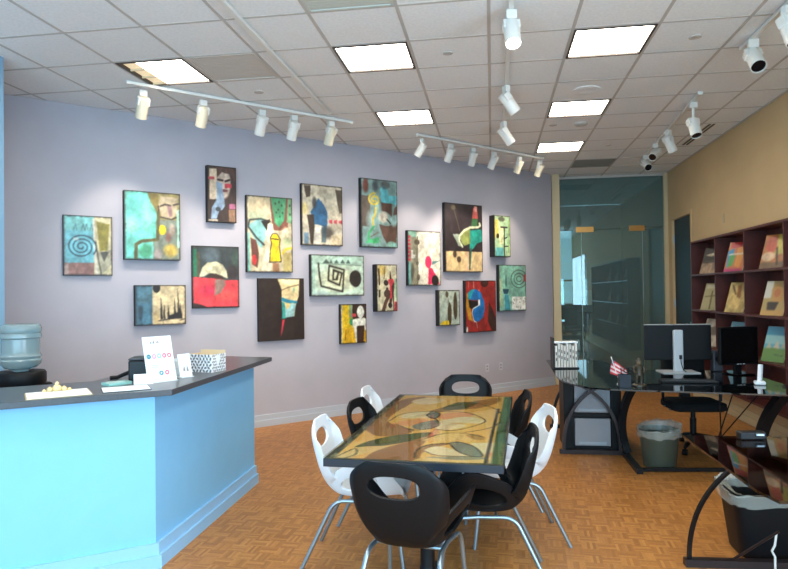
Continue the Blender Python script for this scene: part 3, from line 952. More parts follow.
def p_mask(c):
    c.b((150, 44, 42), 0, 0, 1, 1).mottle(.4, (116, 44, 40), 5).e((66, 36, 32), .62, .04, .13, .09).p((60, 40, 36), [(.76, .42), (.88, .56), (1, .78), (.98, .98), (.84, .98), (.72, .8)])
    c.p((180, 130, 40), [(.03, .25), (.1, .22), (.14, .5), (.2, .7), (.24, .8), (.08, .75), (.02, .5)]).p((30, 104, 170), [(.06, .26), (.16, .18), (.34, .16), (.5, .24), (.6, .4), (.62, .56), (.56, .72), (.4, .8), (.28, .78), (.2, .62), (.24, .54), (.46, .47), (.46, .37), (.1, .37)])
    c.p((44, 150, 150), [(.06, .24), (.18, .18), (.3, .17), (.14, .36), (.07, .36)], .8).p((34, 30, 32), [(.09, .38), (.4, .39), (.4, .48), (.2, .55), (.12, .52)]).b((230, 226, 220), .41, .36, .47, .48).s_((200, 206, 206), .022, [(.46, .47), (.24, .54), (.2, .62), (.26, .78), (.34, .81)]).s_((196, 150, 140), .02, [(.34, .8), (.37, .92)])
    c.s_((206, 150, 140), .018, [(.1, .02), (.1, .13)]).s_((206, 150, 140), .018, [(.26, .02), (.27, .14)]).s_((206, 150, 140), .014, [(.42, .18), (.46, .2)]).b((230, 226, 220), 0, .89, .06, 1)


def p_aqua(c):
    c.b((134, 190, 170), 0, 0, 1, 1).b((196, 190, 140), 0, .3, .12, .9, .5).e((70, 110, 110), .25, .35, .05, .15, .8, .6).p((40, 76, 96), [(.12, .52), (.36, .52), (.3, .64), (.18, .63)]).p((60, 140, 160), [(.2, .64), (.34, .66), (.4, .98), (.2, .98)], .9)
    for r in (.3, .19, .09):
        c.s_((66, 84, 76), .022, [(.74 + r * math.cos(a), .3 + r * .65 * math.sin(a)) for a in np.linspace(.3, 6.0, 30)])
    c.b((190, 60, 56), .92, .2, 1, .36).b((232, 232, 222), .46, .69, 1, .98).mottle(.08)
    for k in range(14):
        c.e((70, 76, 70), .5 + .46 * random.random(), .72 + .24 * random.random(), .012, .01)


PICS = [
    ('small canvas with a dark spiral on blue above a brown band', 1.054, 1.506, 1.756, 2.354, p_spiral, (108, 178, 192), .035),
    ('canvas with a large turquoise shape and a face in yellow ochre', 1.613, 2.185, 1.922, 2.639, p_turq, (110, 196, 182), .07),
    ('small upright portrait with pale blue and red cheek patch', 2.486, 2.822, 2.358, 2.988, p_face, (58, 44, 42), .07),
    ('wide canvas with black spikes on cream beside a blue panel', 1.715, 2.242, 1.236, 1.659, p_trees, (220, 200, 156), .06),
    ('canvas of a cream arch on black over a bright red field', 2.321, 2.86, 1.401, 2.092, p_red, (56, 62, 64), .035),
    ('tall canvas with a yellow figure and spotted green shape', 2.95, 3.535, 1.804, 2.696, p_yellow, (196, 186, 156), .05),
    ('dark brown canvas with a cream and blue beak shape', 3.088, 3.686, .996, 1.734, p_beak, (46, 36, 33), .04),
    ('pale canvas with a blue house shape and red dashes', 3.66, 4.241, 2.142, 2.894, p_house, (206, 198, 176), .05),
    ('tall teal and brown canvas with a curling yellow green snake', 4.514, 5.098, 2.143, 3.042, p_snake, (118, 150, 148), .06),
    ('wide pale green canvas with a square spiral and black oval', 3.773, 4.548, 1.513, 2.029, p_maze, (200, 222, 200), .06),
    ('narrow upright canvas with red and brown figures on cream', 4.717, 5.049, 1.298, 1.92, p_narrow, (202, 196, 164), .10),
    ('small canvas of a white figure on yellow and dark brown', 4.192, 4.585, .903, 1.407, p_white_fig, (222, 186, 40), .05),
    ('cream canvas with a pink figure and a dotted pink strip', 5.266, 5.851, 1.639, 2.396, p_pink, (232, 226, 206), .055),
    ('tall black canvas with green sail shape over a cream base', 5.931, 6.662, 1.832, 2.824, p_green, (44, 36, 40), .06),
    ('small narrow green canvas with black bare branches', 6.86, 7.201, 2.067, 2.692, p_tall, (160, 190, 150), .11),
    ('small grey green canvas with three dark leaf shapes', 5.783, 6.177, 1.068, 1.573, p_leaves, (170, 182, 168), .08),
    ('red canvas with a blue mask like head', 6.303, 6.921, .946, 1.709, p_mask, (150, 44, 42), .06),
    ('aqua canvas with thin concentric rings and a white block', 6.991, 7.585, 1.239, 1.949, p_aqua, (134, 190, 170), .06),
]
for lab, s0, s1, z0, z1, fn, bgc, dep in PICS:
    W, H = s1 - s0, z1 - z0
    p = wp((s0 + s1) / 2, z0)
    t = thing('painting', lab, 'painting', p, WA, 'abstract paintings on the gallery wall')
    MB().box(-W / 2, W / 2, -dep, -.004, 0, H).build('canvas', m_edge, t, bevel=.003)
    nx = int(max(56, min(84, W * 130)))
    c = Paint(nx, int(nx * H / W), bgc, H / W)
    fn(c)
    c.mottle(.22, None, 11)
    c.mottle(.17, (60, 52, 46), 9)
    ed = np.minimum(np.minimum(c.X, 1 - c.X) * W, np.minimum(c.Y, 1 - c.Y) * H)     # worn dark border of the paint
    c.put((ed < .006 + .010 * c._noise(22)) * .7, (40, 36, 34))
    painted_grid('painted_face', c, lambda x, y: (-W / 2 + .003 + x * (W - .006), -dep - .0012, .003 + (1 - y) * (H - .006)), m_paint, t, .95)

# wall outlets and switch plates
for s_, z, lab in ((6.773, .40, 'white wall outlet low on gallery wall nearer the paintings'), (7.06, .40, 'white wall outlet low on gallery wall nearer the glass')):
    t = thing('wall_outlet', lab, 'outlet', wp(s_, z), WA)
    MB().box(-.035, .035, -.006, 0, -.057, .057).build('plate', mat('outlet_white', (196, 196, 204), .5), t)
    for dz_ in (-.022, .022):
        MB().box(-.016, .016, -.009, -.006, dz_ - .013, dz_ + .013).build('socket', mat('socket_grey', (150, 150, 158), .5), t)
for y, z, lab in ((8.55, 2.42, 'small beige plate on the tan wall above the shelf top, beside the door'), (6.75, 2.46, 'larger beige plate on the tan wall above the shelf')):
    o = MB().box(-.008, 0, -.035, .035, -.057, .057).build('switch_plate', mat('beige_plate', (190, 168, 130), .5))
    o.location = (XR, y, z)
    tag(o, lab, 'wall plate')

# ------------------------------------------------------------------ reception counter
CT = 1.025
fd = Vector((-.796, -.605))      # along the front towards the left
fn_ = Vector((-.605, .796))      # from the front edge inwards
k0 = Vector((-1.915, 3.42))      # body corner at the floor
c0 = Vector((-1.764, 3.335))     # slab corner
rc = thing('reception_counter', 'sky blue angled reception counter with a dark grey top', 'counter', (k0.x, k0.y, 0))


def rel(*ps):
    return [(p[0] - k0.x, p[1] - k0.y) for p in ps]


b_end = (-1.955, 5.06)
kl = k0 + fd * 2.4
MB().prism(rel(k0, b_end, (-2.25, 5.06), (-2.22, 3.58), kl + fn_ * .3, kl), 0, CT - .034).build('body', m_counter, rc)
bb = MB()


def strip(mb, a, b_, nrm, d0, d1, z0, z1):
    a, b_, nrm = Vector(a), Vector(b_), Vector(nrm)
    mb.prism(rel(a + nrm * d0, b_ + nrm * d0, b_ + nrm * d1, a + nrm * d1), z0, z1)


nf, ns = -fn_, Vector((1, .022))
for dd, zt in ((.018, .14), (.034, .075)):
    cz = k0 + nf * dd * .45 + ns * dd * .95
    strip(bb, k0, kl, nf, 0, dd, 0, zt)
    strip(bb, k0, b_end, ns, 0, dd, 0, zt)
    bb.prism(rel(k0, k0 + nf * dd, cz, k0 + ns * dd), 0, zt)
bb.build('kick_moulding', mat('sky_blue_moulding', (146, 194, 230), .35), rc)
cl = c0 + fd * 2.5
m_slab = mat('slate_grey_laminate', (62, 66, 72), .28, noise=.12, nscale=60)
MB().prism(rel(c0, (-1.809, 5.095), (-2.5, 5.22), (-2.44, 3.62), cl + fn_ * .62, cl), CT - .034, CT).build('counter_top', m_slab, rc, bevel=.003)

# things on the counter
m_paper = mat('white_paper', (236, 238, 240), .7)



def flat_board(name, label, cat, pts, th, m):
    """clipboard: board + sheet lying on the counter"""
    cx = sum(p[0] for p in pts) / 4
    cy = sum(p[1] for p in pts) / 4
    t = thing(name, label, cat, (cx, cy, CT))
    q = [(p[0] - cx, p[1] - cy) for p in pts]
    MB().prism(q, .0005, th).build('board', m, t)
    MB().prism([(a * .96, b_ * .96) for a, b_ in q], th, th + .002).build('sheet', m_paper, t)
    return t


u2 = fd
ang = math.atan2(-fd.y, -fd.x)


def rect(cx, cy, w_, h_, a):
    ca, sa = math.cos(a), math.sin(a)
    return [(cx + x * ca - y * sa, cy + x * sa + y * ca) for x, y in ((-w_ / 2, -h_ / 2), (w_ / 2, -h_ / 2), (w_ / 2, h_ / 2), (-w_ / 2, h_ / 2))]


t = flat_board('clipboard', 'clipboard with a white sheet and ornate gold clip on the counter', 'clipboard', rect(-2.30, 3.12, .31, .25, ang + .05), .004, mat('hardboard', (190, 170, 130), .6))
gc = MB()
ca, sa = math.cos(ang + .05), math.sin(ang + .05)
for x, y, z, r in ((0, .1, .02, .026), (-.035, .1, .014, .018), (.035, .1, .014, .018), (-.062, .1, .01, .011), (.062, .1, .01, .011), (0, .1, .046, .012)):
    X, Y = x * ca - y * sa, x * sa + y * ca
    gc.lathe([(r * .3, z - r * .8), (r * .85, z - r * .4), (r, z), (r * .8, z + r * .5), (r * .2, z + r)], 10, (X, Y))
gc.v = [(a, b_, max(c, .006)) for a, b_, c in gc.v]
gc.build('ornate_clip', mat('pale_gold', (226, 204, 150), .3, metal=.5), t, True)
t = flat_board('clipboard', 'plain white sheet on a thin dark board on the counter', 'clipboard', rect(-2.035, 3.325, .25, .19, ang - .02), .003, m_black)

# black card reader / box behind the sign
t = thing('card_terminal', 'black box with a side arm behind the white sign', 'card terminal', (-2.17, 3.74, CT), math.radians(-70))
MB().box(-.1, .1, -.07, .07, 0, .125).build('housing', m_black, t, bevel=.008)
MB().box(-.1, .1, -.07, .07, .127, .138).build('lid', mat('charcoal_plastic', (46, 48, 56), .4), t, bevel=.004)
MB().tube([(-.02, -.07, .05), (-.02, -.12, .03), (-.04, -.16, .012), (-.02, -.2, .012)], .012, 8).build('side_arm', m_black, t, True)
# glass tray at its foot
o = MB().prism(rect(0, 0, .14, .09, math.radians(60)), 0, .016).build('glass_tray', mat('pale_green_glass', (150, 200, 190), .15))
o.location = (-2.20, 3.50, CT)
tag(o, 'flat pale green glass tray beside the business cards', 'tray')


def standee(name, label, cat, p0, p1, hgt, lean, pic, m_back, stand=True):
    """upright card from p0 to p1 (its foot as seen, left to right), leaning back"""
    a, b_ = Vector(p0), Vector(p1)
    L = (b_ - a).length
    t = thing(name, label, cat, ((a.x + b_.x) / 2, (a.y + b_.y) / 2, CT), math.atan2(b_.y - a.y, b_.x - a.x))
    sl = math.sin(lean)
    cl_ = math.cos(lean)
    pos = lambda x, y, o=0.: (-L / 2 + x * L, sl * hgt * (1 - y) - o * cl_, .004 + cl_ * hgt * (1 - y) + o * -sl * -1 * 0)
    mbk = MB()
    f4 = [pos(0, 1), pos(1, 1), pos(1, 0), pos(0, 0)]
    b4 = [(x, y + .004, z) for x, y, z in f4]
    mbk.add(f4 + b4, [(0, 1, 2, 3), (7, 6, 5, 4), (0, 4, 5, 1), (1, 5, 6, 2), (2, 6, 7, 3), (3, 7, 4, 0)])
    mbk.build('backing', m_back, t)
    if stand:
        MB().box(-L / 2, L / 2, -.02, .07, 0, .004).build('foot', m_back, t)
    painted_grid('printed_face', pic, lambda x, y: pos(x, y, .0012), printed('card_print', .6), t)
    return t


c = Paint(60, 84, (240, 242, 245), 1.4)
c.p((110, 110, 118), [(.22, .15), (.3, .08), (.3, .15)]).p((110, 110, 118), [(.32, .15), (.38, .06), (.4, .15)]).p((120, 110, 110), [(.44, .14), (.5, .10), (.58, .15)])
c.s_((206, 206, 210), .02, [(.2, .22), (.8, .22)]).s_((214, 214, 218), .015, [(.12, .27), (.84, .27)])
for x, cc in ((.14, (30, 110, 130)), (.32, (206, 120, 160)), (.5, (120, 196, 220)), (.68, (200, 70, 100)), (.86, (190, 80, 100))):
    c.e(cc, x, .44, .075, .054).e((240, 240, 240), x, .44, .034, .024)
c.s_((30, 110, 130), .022, [(.14, .41), (.14, .47)])
for y in (.64, .68):
    c.s_((150, 150, 156), .022, [(.2, y), (.44, y)])
for x, cc in ((.5, (30, 110, 130)), (.7, (206, 80, 110))):
    c.e(cc, x, .82, .075, .054).e((240, 240, 240), x, .82, .034, .024)
m_acr = mat('clear_acrylic', (225, 235, 238), .1)
standee('counter_sign', 'white sign card with rows of round coloured icons in a stand', 'sign', (-2.03, 3.55), (-1.935, 3.715), .275, .24, c, m_acr)
c = Paint(24, 34, (240, 240, 240), 1.5)
c.p((120, 116, 116), [(.3, .75), (.42, .5), (.5, .76)]).p((130, 124, 120), [(.58, .76), (.66, .48), (.78, .78)])
standee('leaflet_stand', 'small white leaflet standing between the sign and patterned box', 'leaflet', (-1.955, 3.80), (-1.915, 3.885), .145, .2, c, m_acr)
c = Paint(24, 14, (240, 242, 245), .55)
c.s_((170, 170, 176), .04, [(.2, .35), (.5, .25)]).s_((190, 190, 196), .03, [(.2, .6), (.7, .55)])
standee('card_holder', 'low holder of white business cards in front of the sign', 'card holder', (-2.065, 3.455), (-1.975, 3.51), .06, .1, c, m_paper, False)
t = thing('brochure_holder', 'clear acrylic leaflet holder standing behind the small leaflet', 'holder', (-2.02, 3.93, CT), math.radians(50))
MB().box(-.05, .05, .02, .024, 0, .11).box(-.05, .05, -.02, -.016, 0, .05).box(-.05, .05, -.016, .02, 0, .004).build('holder_body', m_acr, t)
MB().box(-.045, .045, -.006, .012, .004, .10).build('leaflets', m_paper, t)

# patterned box: white with black dots, notch showing a tissue
def p_dots(c, seed, notch=False):
    r = np.random.default_rng(seed)
    n = 0
    for j in range(6):
        for i in range(7):
            x, y = (i + .5 + .5 * (j % 2)) / 7.5, (j + .5) / 6
            a = r.random() * 3
            c.s_((40, 40, 44), .055, [(x - .025 * math.cos(a), y - .04 * math.sin(a)), (x + .025 * math.cos(a), y + .04 * math.sin(a))])
    if notch:
        c.p((232, 236, 238), [(.2, .05), (.62, .05), (.42, .72)])
    return c


t = thing('patterned_box', 'white open box with black dash pattern at the counter end', 'box', (-1.945, 4.16, CT), math.radians(-12))
bw, bd_, bh = .20, .15, .12
MB().box(-bw / 2, bw / 2, -bd_ / 2, -bd_ / 2 + .006, 0, bh).box(-bw / 2, bw / 2, bd_ / 2 - .006, bd_ / 2, 0, bh + .02).box(-bw / 2, -bw / 2 + .006, -bd_ / 2 + .006, bd_ / 2 - .006, 0, bh).box(bw / 2 - .006, bw / 2, -bd_ / 2 + .006, bd_ / 2 - .006, 0, bh).box(-bw / 2 + .006, bw / 2 - .006, -bd_ / 2 + .006, bd_ / 2 - .006, 0, .006).build('box_body', mat('kraft_inside', (214, 190, 150), .7), t)
mp_ = printed('card_print')
painted_grid('front_panel', p_dots(Paint(44, 28, (240, 241, 242), .6), 3), lambda x, y: (-bw / 2 + x * bw, -bd_ / 2 - .001, (1 - y) * bh), mp_, t)
painted_grid('side_panel', p_dots(Paint(36, 28, (240, 241, 242), .8), 5, True), lambda x, y: (bw / 2 + .001, -bd_ / 2 + x * bd_, (1 - y) * bh), mp_, t)
painted_grid('side_panel', p_dots(Paint(36, 28, (240, 241, 242), .8), 6), lambda x, y: (-bw / 2 - .001, bd_ / 2 - x * bd_, (1 - y) * bh), mp_, t)

# ------------------------------------------------------------------ water cooler behind the counter
t = thing('water_cooler', 'black water cooler with a blue plastic bottle behind the counter', 'water cooler', (-3.34, 4.13, 0))
MB().box(-.15, .15, -.15, .15, 0, .93).build('cabinet', m_black, t, bevel=.02)
MB().lathe([(.16, .93), (.165, .94), (.165, 1.005), (.155, 1.02), (.06, 1.02)], 28).build('top_ring', m_blackplastic, t, True)
m_jug = mat('blue_bottle_plastic', (160, 182, 184), .18, trans=.55)
MB().lathe([(.05, 1.0), (.055, 1.03), (.10, 1.045), (.13, 1.07), (.136, 1.10), (.128, 1.11), (.136, 1.13), (.128, 1.145), (.124, 1.16), (.124, 1.25), (.136, 1.262), (.136, 1.285), (.130, 1.292), (.136, 1.30), (.136, 1.33), (.125, 1.352), (.10, 1.36), (.0, 1.358)], 32).build('bottle', m_jug, t, True)
MB().box(-.03, .03, -.19, -.15, .72, .78).build('tap', mat('tap_blue', (60, 110, 190), .4), t)

# ------------------------------------------------------------------ meeting table with inlaid top
TZ = .742
ta, tb_ = Vector((-.821, 3.06)), Vector((.05, 3.004))      # near corners
TW, TL = .872, 1.955
tang = math.radians(-2.9)
tc_ = Vector((-.345, 4.005))
mt = thing('meeting_table', 'long meeting table with an inlaid floral top under glass', 'table', (tc_.x, tc_.y, 0), tang)
MB().box(-TW / 2, TW / 2, -TL / 2, TL / 2, TZ - .042, TZ - .003).build('top_slab', mat('navy_black_edge', (28, 36, 46), .3), mt, bevel=.003)


def tl(x, y):
    """pixel of the zoomed table crop -> 0..1 of the table top (x right, y down = near)"""
    p = atz(330 + x / 4.147, 385 + y / 4.147, TZ)
    d_ = Vector((p[0] - tc_.x, p[1] - tc_.y))
    lx = d_.x * math.cos(tang) + d_.y * math.sin(tang)
    ly = -d_.x * math.sin(tang) + d_.y * math.cos(tang)
    return (lx / TW + .5, .5 - ly / TL)


def TP(*pts):
    """closed outline, corners rounded"""
    q = [pts[-1], *pts, pts[0], pts[1]]
    out = []
    for i in range(1, len(q) - 2):
        a, b_, c_, d_ = (np.array(x, float) for x in q[i - 1:i + 3])
        for t in (0, .25, .5, .75):
            out.append(.5 * (2 * b_ + (c_ - a) * t + (2 * a - 5 * b_ + 4 * c_ - d_) * t * t + (3 * b_ - a - 3 * c_ + d_) * t ** 3))
    return [tl(*x) for x in out]


def TS(*pts):
    """open curved line"""
    return [tl(*x) for x in catmull(pts, 6 * len(pts))]


c = Paint(150, 280, (218, 164, 86), TL / TW)
tan_, brn, grn, crm, org, gry = (220, 166, 88), (140, 96, 58), (76, 78, 40), (216, 188, 146), (216, 138, 88), (122, 122, 108)
c.p(brn, TP((150, 175), (215, 110), (300, 60), (400, 48), (340, 75), (260, 120), (240, 150), (290, 170), (350, 185), (300, 205), (200, 210), (160, 195)))
c.p(brn, TP((140, 300), (200, 265), (330, 230), (420, 205), (390, 240), (350, 290), (370, 318), (140, 314)))
c.p((150, 112, 60), TP((400, 112), (480, 88), (600, 66), (700, 52), (690, 75), (600, 98), (500, 108)))
c.p(grn, TP((100, 255), (180, 225), (280, 205), (430, 195), (350, 225), (250, 245), (160, 252)))
c.p(grn, TP((470, 90), (540, 70), (615, 74), (560, 96), (480, 102)))
c.p(crm, TP((340, 66), (400, 52), (470, 58), (450, 74), (380, 80))).p((206, 168, 104), TP((20, 295), (90, 262), (240, 250), (150, 280), (60, 302)))
c.p(tan_, TP((440, 120), (560, 100), (700, 96), (716, 130), (690, 170), (560, 190), (440, 190)))
c.p(crm, TP((292, 135), (310, 118), (360, 110), (425, 112), (420, 132), (360, 137)))
c.p(org, TP((440, 126), (520, 112), (592, 118), (560, 136), (470, 140)))
c.p(crm, TP((450, 150), (560, 130), (642, 145), (625, 158), (540, 156))).p(crm, TP((440, 155), (540, 160), (562, 170), (500, 184), (440, 181)))
c.p(org, TP((270, 158), (350, 140), (412, 145), (360, 168), (300, 166))).p(gry, TP((400, 122), (428, 108), (456, 118), (440, 136), (415, 136))).p(gry, TP((345, 166), (400, 150), (442, 145), (442, 170), (400, 184), (350, 180)))
c.p((196, 130, 90), TP((418, 205), (440, 180), (452, 190), (430, 215))).p((206, 168, 104), TP((375, 226), (470, 202), (560, 200), (645, 222), (560, 230))).p((160, 120, 66), TP((560, 205), (620, 205), (648, 222), (600, 225)))
c.p(brn, TP((350, 300), (360, 268), (400, 248), (520, 240), (420, 262), (380, 285), (372, 312)))
c.p(crm, TP((392, 272), (430, 254), (500, 262), (612, 292), (560, 294), (450, 290))).p(crm, TP((590, 240), (700, 240), (700, 276), (640, 292), (600, 255))).p(gry, TP((495, 240), (540, 236), (600, 255), (634, 292), (590, 294), (530, 273)))
c.p(org, TP((640, 286), (700, 275), (740, 284), (700, 298))).p((206, 168, 104), TP((370, 302), (500, 298), (720, 300), (720, 318), (380, 320))).p(gry, TP((400, 296), (620, 296), (640, 306), (520, 308)), .8)
dk = (52, 44, 34)
for wd, pts in ((.009, [(350, 300), (358, 272), (400, 248), (470, 240)]), (.007, [(620, 75), (690, 100), (716, 130), (690, 165), (640, 182), (560, 195)]),
                (.007, [(245, 148), (300, 118), (420, 108), (560, 112), (640, 140), (625, 160), (520, 186), (440, 182)]), (.007, [(270, 160), (350, 185), (440, 172), (446, 146), (400, 125)]),
                (.007, [(495, 240), (530, 273), (590, 294), (634, 292), (600, 255), (540, 236), (495, 240)]), (.006, [(392, 272), (450, 290), (620, 296)]), (.006, [(400, 122), (428, 108), (456, 118), (440, 136), (415, 136), (400, 122)]),
                (.006, [(370, 228), (470, 200), (560, 199), (640, 215)]), (.006, [(20, 297), (100, 262), (105, 285), (60, 300)])):
    c.s_(dk, wd * 1.5, TS(*pts))
c.mottle(.08, None, 10)
# bevelled mirror strips along the edges, reflections painted in as colour blocks
c.b((70, 92, 62), .93, 0, .985, 1).b((38, 44, 34), .895, .25, .915, 1).b((36, 40, 36), .985, 0, 1, 1).b((70, 66, 50), 0, 0, .05, 1).b((38, 38, 34), .0, 0, .022, 1).b((190, 160, 96), 0.022, .0, .978, .012).b((60, 58, 46), 0, .985, 1, 1)
for k in range(18):
    y = k / 18
    c.b((120, 116, 86) if k % 2 else (46, 44, 38), .024, y, .048, y + .03, .8)
painted_grid('inlaid_top', c, lambda x, y: (-TW / 2 + .002 + x * (TW - .004), TL / 2 - .002 - y * (TL - .004), TZ - .0025), printed('inlaid_veneer', .45, spec=.15), mt, 1.4)
m_tg = glass_material('table_glass', (.97, .99, .98), (.2, .2, .2), .0)
MB().box(-TW / 2, TW / 2, -TL / 2, TL / 2, TZ - .0015, TZ + .004).build('glass_sheet', m_tg, mt)
for y in (-.50, .60):
    MB().box(-.042, .042, y - .17, y + .17, 0, .012).build('base_plate', m_black, mt, bevel=.004)
    MB().lathe([(.06, .012), (.045, .03), (.04, .06), (.04, .66), (.06, .69), (.16, .698)], 18, (0, y)).build('pedestal', m_black, mt, True)

# ------------------------------------------------------------------ one-piece shell chairs
PROF = [(.235, .400), (.215, .420), (.12, .414), (.0, .402), (-.10, .396), (-.165, .408), (-.214, .455), (-.244, .535), (-.266, .625), (-.285, .71), (-.296, .775), (-.300, .812)]
NV, NU = 64, 56
CUR = np.array(catmull(PROF, 400))
ARC = np.concatenate([[0], np.cumsum(np.hypot(*np.diff(CUR, axis=0).T))])
ARC /= ARC[-1]


def smooth(a, b_, x):
    t = min(1, max(0, (x - a) / (b_ - a)))
    return t * t * (3 - 2 * t)


def interp(tab, v):
    return float(np.interp(v, [a for a, _ in tab], [b_ for _, b_ in tab]))


HALF = [(0, .155), (.04, .175), (.15, .185), (.3, .175), (.42, .14), (.5, .115), (.56, .125), (.63, .155), (.72, .178), (.85, .188), (.93, .178), (.97, .155), (1, .115)]
FLAP = [(0, .03), (.04, .06), (.1, .15), (.16, .205), (.22, .22), (.32, .205), (.40, .175), (.47, .135), (.54, .095), (.62, .07), (.75, .055), (.88, .045), (.96, .02), (1, .008)]


def soft(tab, v):
    return sum(interp(tab, min(1, max(0, v + d_))) for d_ in (-.03, -.015, 0, .015, .03)) / 5


def shell_pos(q, v):
    c_ = np.array([np.interp(v, ARC, CUR[:, 0]), np.interp(v, ARC, CUR[:, 1])])
    e = .004
    d_ = np.array([np.interp(min(1, v + e), ARC, CUR[:, 0]) - np.interp(max(0, v - e), ARC, CUR[:, 0]), np.interp(min(1, v + e), ARC, CUR[:, 1]) - np.interp(max(0, v - e), ARC, CUR[:, 1])])
    d_ /= np.hypot(*d_)
    nrm = np.array([d_[1], -d_[0]])          # towards the sitter: up for the seat, forward for the back
    if nrm[1] < 0 and v < .3:
        nrm = -nrm
    w_, a = interp(HALF, v) if v > .9 else soft(HALF, v), soft(FLAP, v)
    aq = abs(q)
    if aq < .5:
        x, o = w_ * aq / .5, .012 * (aq / .5) ** 3
    else:
        t = (aq - .5) / .5
        x = w_ + a * .34 * t + .022 * math.sin(t * 1.57)
        o = .012 + a * (t ** 1.25)
    # arms lean up rather than along the local normal
    up = np.array([0., 1.])
    mixv = 1 - smooth(.40, .62, v)
    n2 = nrm * (1 - mixv) + up * mixv
    n2 /= np.hypot(*n2)
    y, z = c_ + n2 * o
    z -= .040 * smooth(.80, 1.0, v) * aq ** 3
    return (math.copysign(x, q) if q else 0., y, z)


def hole(q, v):
    h1 = (abs(q) / .325) ** 2.6 + (abs(v - .865) / .062) ** 2.6
    h2 = (abs(abs(q) - .735) / .115) ** 2.4 + (abs(v - .30) / .13) ** 2.4
    return h1, h2


def chair_shell():
    qs = [-1 + 2 * i / NU for i in range(NU + 1)]
    vs0 = [i / NV for i in range(NV + 1)]
    uv = {(i, j): [qs[i], vs0[j]] for i in range(NU + 1) for j in range(NV + 1)}
    keep = []
    for i in range(NU):
        for j in range(NV):
            qc, vc = (qs[i] + qs[i + 1]) / 2, (vs0[j] + vs0[j + 1]) / 2
            if min(hole(qc, vc)) > 1:
                keep.append((i, j))
    ks = set(keep)
    use = {}
    for i, j in keep:
        for k in ((i, j), (i + 1, j), (i + 1, j + 1), (i, j + 1)):
            use[k] = use.get(k, 0) + 1
    for (i, j), n in use.items():
        if n < 4 and 0 < i < NU and 0 < j < NV:      # rim of an opening: move it onto the true curve
            q, v = uv[(i, j)]
            h1, h2 = hole(q, v)
            if h1 < h2:
                k = h1 ** (-1 / 2.6)
                uv[(i, j)] = [q * k, .865 + (v - .865) * k]
            else:
                k = h2 ** (-1 / 2.4)
                s = 1 if q > 0 else -1
                uv[(i, j)] = [s * (.735 + (abs(q) - .735) * k), .30 + (v - .30) * k]
    idx, vs_ = {}, []
    for k in use:
        idx[k] = len(vs_)
        vs_.append(shell_pos(*uv[k]))
    fs = [(idx[(i, j)], idx[(i + 1, j)], idx[(i + 1, j + 1)], idx[(i, j + 1)]) for i, j in keep]
    mb = MB()
    mb.add(vs_, fs)
    return mb


def make_chair(colour):
    root = thing('shell_chair', 'x', 'chair')
    mm = m_blackplastic if colour == 'black' else m_whiteplastic
    o = chair_shell().build('seat_shell', mm, root)
    o.data.polygons.foreach_set('use_smooth', [True] * len(o.data.polygons))
    s = o.modifiers.new('thickness', 'SOLIDIFY')
    s.thickness, s.offset = .013, 0
    b_ = o.modifiers.new('round', 'BEVEL')
    b_.width, b_.segments, b_.limit_method, b_.angle_limit = .004, 2, 'ANGLE', math.radians(50)
    for sx in (-1, 1):
        pts = [(sx * .205, .235, .0), (sx * .19, .20, .27)] + arc((sx * .188, .195, .30), (sx * .185, .19, .368), (sx * .175, .13, .371), 6) + [(sx * .16, .02, .374)]
        MB().tube(pts, .0115, 10).build('leg', m_steel, root, True)
        pts = [(sx * .16, .02, .374)] + arc((sx * .165, -.10, .376), (sx * .17, -.165, .376), (sx * .175, -.19, .32), 6) + [(sx * .21, -.345, 0)]
        MB().tube(pts, .0115, 10).build('leg', m_steel, root, True)
    for y in (.09, -.07):
        MB().tube([(-.165, y, .375), (.165, y, .375)], .009, 8).build('cross_bar', m_steel, root, True)
    MB().box(-.06, .06, -.06, .08, .378, .392).build('mounting_plate', m_black, root)
    return root


proto = {'black': make_chair('black'), 'white': make_chair('white')}
used = set()
CH = [  # colour, x, y, facing (deg, 90 = +Y), label
    ('black', -.385, 3.03, 80, 'black plastic shell chair with its back to the near table end'),
    ('white', -.735, 3.70, 0, 'white shell chair on the counter side, nearest the single chair at the near end'),
    ('black', -.66, 4.315, -9, 'black shell chair between two white ones on the counter side of the table'),
    ('white', -.70, 4.91, -2, 'white shell chair at the far corner of the table by the gallery wall'),
    ('black', -.245, 5.43, -90, 'black shell chair facing down the table from its wall end'),
    ('black', -.04, 4.76, 186, 'farther black shell chair on the desk side of table'),
    ('black', -.075, 3.53, 184, 'nearer black shell chair on the desk side of table'),
    ('white', .07, 4.13, 190, 'white shell chair between two black ones on the desk side'),
]
for colr, x, y, a, lab in CH:
    o = proto[colr] if colr not in used else copy_tree(proto[colr])
    used.add(colr)
    o.location = (x, y, 0)
    o.rotation_euler = (0, 0, math.radians(a - 90))
    o['label'] = lab
    o['group'] = 'shell chairs around the meeting table'

# ------------------------------------------------------------------ wall bookshelf with leaning magazines
SX = 2.64
YC = [9.09, 8.166, 7.267, 6.33, 5.41, 4.49]
ZR = [2.159, 1.722, 1.261, .81, .36]
bs = thing('bookshelf', 'long mahogany wall shelf of large open compartments', 'bookshelf', (XR, 4.49, .36))


def R3(x0, x1, y0, y1, z0, z1):
    return MB().box(x0 - XR, x1 - XR, y0 - 4.49, y1 - 4.49, z0 - .36, z1 - .36)


R3(XR - .012, XR, YC[-1], YC[0], ZR[-1], ZR[0]).build('back_panel', m_wood, bs)
for y in YC:
    R3(SX, XR - .012, y - .011, y + .011, ZR[-1], ZR[0]).build('divider', m_wood, bs)
for z in ZR:
    R3(SX - .004, XR - .012, YC[-1] - .012, YC[0] + .012, z - .012, z + .012).build('shelf_board', m_wood, bs)


